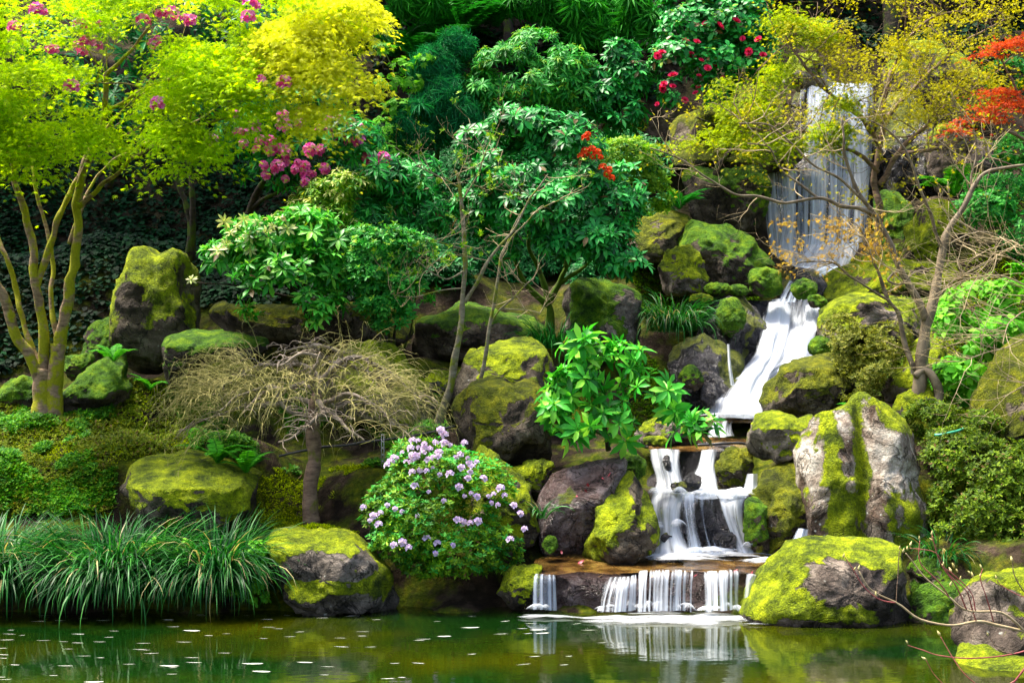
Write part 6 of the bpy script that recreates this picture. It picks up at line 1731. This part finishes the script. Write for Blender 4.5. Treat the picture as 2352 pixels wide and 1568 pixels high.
# ------------------------------------------------------------------ small things
M_PIPE = plain('black pipe', [(.012, .012, .014), (.03, .03, .035)], .4, 20, .5, 0)
M_METAL = plain('weathered galvanised metal', [(.22, .23, .22), (.42, .43, .42)], .5, 25, .5, .001, .6)
M_GREENT = plain('green tape', [(.02, .28, .16), (.10, .5, .32)], .45, 12, .5, 0)
mb = MB()
limb(mb, [(640, 1048, 13.3), (700, 1036, 13.25), (780, 1022, 13.2), (880, 1008, 13.15), (960, 998, 13.2), (1045, 982, 13.4)], .014, .014, 8, 40)
tag(build('water_pipe', mb, M_PIPE, smoothed=True), 'black water pipe running behind the lilac azalea to the square block', 'pipe')
mb = MB()
limb(mb, [(1600, 1020, 13.95), (1660, 1018, 13.9), (1735, 1022, 13.9)], .016, .016, 8, 20)
tag(build('water_pipe', mb, M_PIPE, smoothed=True), 'short dark pipe across the top of the lower cascade', 'pipe')
mb = MB()
limb(mb, [(2175, 1012, 12.5), (2195, 1035, 12.45), (2220, 1065, 12.45)], .014, .014, 8, 12)
tag(build('water_pipe', mb, M_PIPE, smoothed=True), 'dark pipe end poking from the azalea under the green tube', 'pipe')
mb = MB()
limb(mb, [(2148, 1000, 12.5), (2165, 998, 12.45), (2190, 992, 12.45), (2212, 985, 12.5)], .014, .012, 8, 16)
tag(build('green_tube', mb, M_GREENT, smoothed=True), 'short pale green tube lying on the azalea right of the huge boulder', 'tube')
c = P(879, 1040, 13.1)
root = empty('pipe_stake', c, 'small galvanised metal stake holding the black pipe', 'stake')
mb = MB()


def box(mb, lo, hi):
    x0, y0, z0 = lo
    x1, y1, z1 = hi
    v = [[x, y, z] for x in (x0, x1) for y in (y0, y1) for z in (z0, z1)]
    mb.add(v, [[0, 1, 3, 2], [4, 6, 7, 5], [0, 4, 5, 1], [2, 3, 7, 6], [0, 2, 6, 4], [1, 5, 7, 3]])


for sx in (-.017, .009):
    box(mb, (c[0] + sx, c[1], c[2] - .15), (c[0] + sx + .008, c[1] + .006, c[2] + .2))
for zz in (-.1, -.03, .04, .11, .18):
    box(mb, (c[0] - .009, c[1] + .001, c[2] + zz), (c[0] + .009, c[1] + .005, c[2] + zz + .022))
build('bracket', mb, M_METAL, root)

# floating petals on the pond
M_PETAL = plain('pale floating petals', [(.55, .56, .5), (.8, .8, .76)], .5, 30, .3, 0)
M_LEAFD = plain('dry fallen leaf', [(.30, .16, .06), (.45, .28, .14)], .7, 30, .2, 0)
M_LEAFR = plain('red fallen leaf', [(.20, .012, .03), (.35, .03, .06)], .45, 30, .4, 0)


def leafmesh(curl):
    g = MB()
    t = np.linspace(0, 1, 9)
    w = .5 * np.sin(np.pi * t ** .8) * .42
    v = []
    for k, tt in enumerate(t):
        zc = curl * (tt - .5) ** 2
        v += [[-w[k], tt - .5, zc + curl * .5 * w[k]], [0, tt - .5, zc], [w[k], tt - .5, zc + curl * .5 * w[k]]]
    f = []
    for k in range(8):
        for c_ in (0, 1):
            f.append([3 * k + c_, 3 * k + c_ + 1, 3 * k + c_ + 4, 3 * k + c_ + 3])
    g.add(v, f)
    return g


rng = np.random.default_rng(151)
first = None
cnt = 0
spots = []
for _ in range(900):
    px, py = rng.uniform(-20, 1420), 1412 + 150 * rng.random() ** 1.3
    dens = .75 if px < 700 else (.6 if px < 1400 else .1)
    if px > 1000 and py > 1540:
        dens *= .4
    if rng.random() < dens:
        spots.append((px, py))
    if len(spots) >= 90:
        break
big = [(385, 1424), (440, 1449), (580, 1525), (1235, 1447), (1245, 1455), (600, 1543), (215, 1567), (700, 1522), (20, 1573), (1020, 1462), (1080, 1442), (388, 1530)]
for k, (px, py) in enumerate(big + spots):
    d = HC * F / (py - YH)
    s = rng.uniform(.12, .17) if k < len(big) else rng.uniform(.06, .14)
    ang = math.pi / 2 + rng.normal(0, .12) + (.35 if px > 1050 else 0) * rng.random()
    if first is None:
        first = build('petal', leafmesh(.25), M_PETAL, None, True)
        o = first
    else:
        o = first.copy()
        COL.objects.link(o)
    o.location = ((px - CX) / F * d, d, .006)
    o.rotation_euler = (0, 0, ang)
    o.scale = (s * rng.uniform(.4, .6) if k < len(big) else rng.uniform(.010, .022), s, s * .2)
    tag(o, 'pale petal floating on the pond among many alike' if k >= len(big) else 'larger white petal floating on the pond', 'petal', 'petals floating on the pond' if k >= len(big) else 'larger petals floating on the pond')

# fallen leaves
fl = None
FALL = [(660, 1205, 12.85, 0), (740, 1220, 12.75, 0), (1000, 985, 14.1, 0), (690, 1095, 13.3, 0), (730, 1230, 12.7, 0), (1345, 1128, 12.45, 1), (1325, 1140, 12.44, 1), (1350, 1115, 12.5, 1), (1400, 1090, 12.55, 1), (1385, 1100, 12.52, 1), (1600, 1320, 11.82, 1), (1690, 1310, 11.9, 1), (1725, 1318, 11.85, 1), (1500, 1322, 11.85, 0), (1420, 1318, 11.9, 0), (1380, 1322, 11.85, 0), (1290, 1268, 12.5, 1), (1335, 1290, 12.3, 1)]
flm = {}
for k, (px, py, d, red) in enumerate(FALL):
    if red not in flm:
        o = build('fallen_leaf', leafmesh(.5), (M_LEAFD, M_LEAFR)[red], None, True)
        flm[red] = o
    else:
        o = flm[red].copy()
        COL.objects.link(o)
    o.location = [float(x) for x in P(px, py, d)]
    o.rotation_euler = (rng.uniform(.2, .9), rng.normal(0, .3), rng.uniform(0, 6.28))
    s = rng.uniform(.05, .09)
    o.scale = (s, s, s)
    tag(o, ('dry brown fallen leaf on the garden ground', 'dark red fallen leaf on the wet cascade stones')[red], 'leaf', ('dry fallen leaves', 'red fallen leaves on the wet stones')[red])
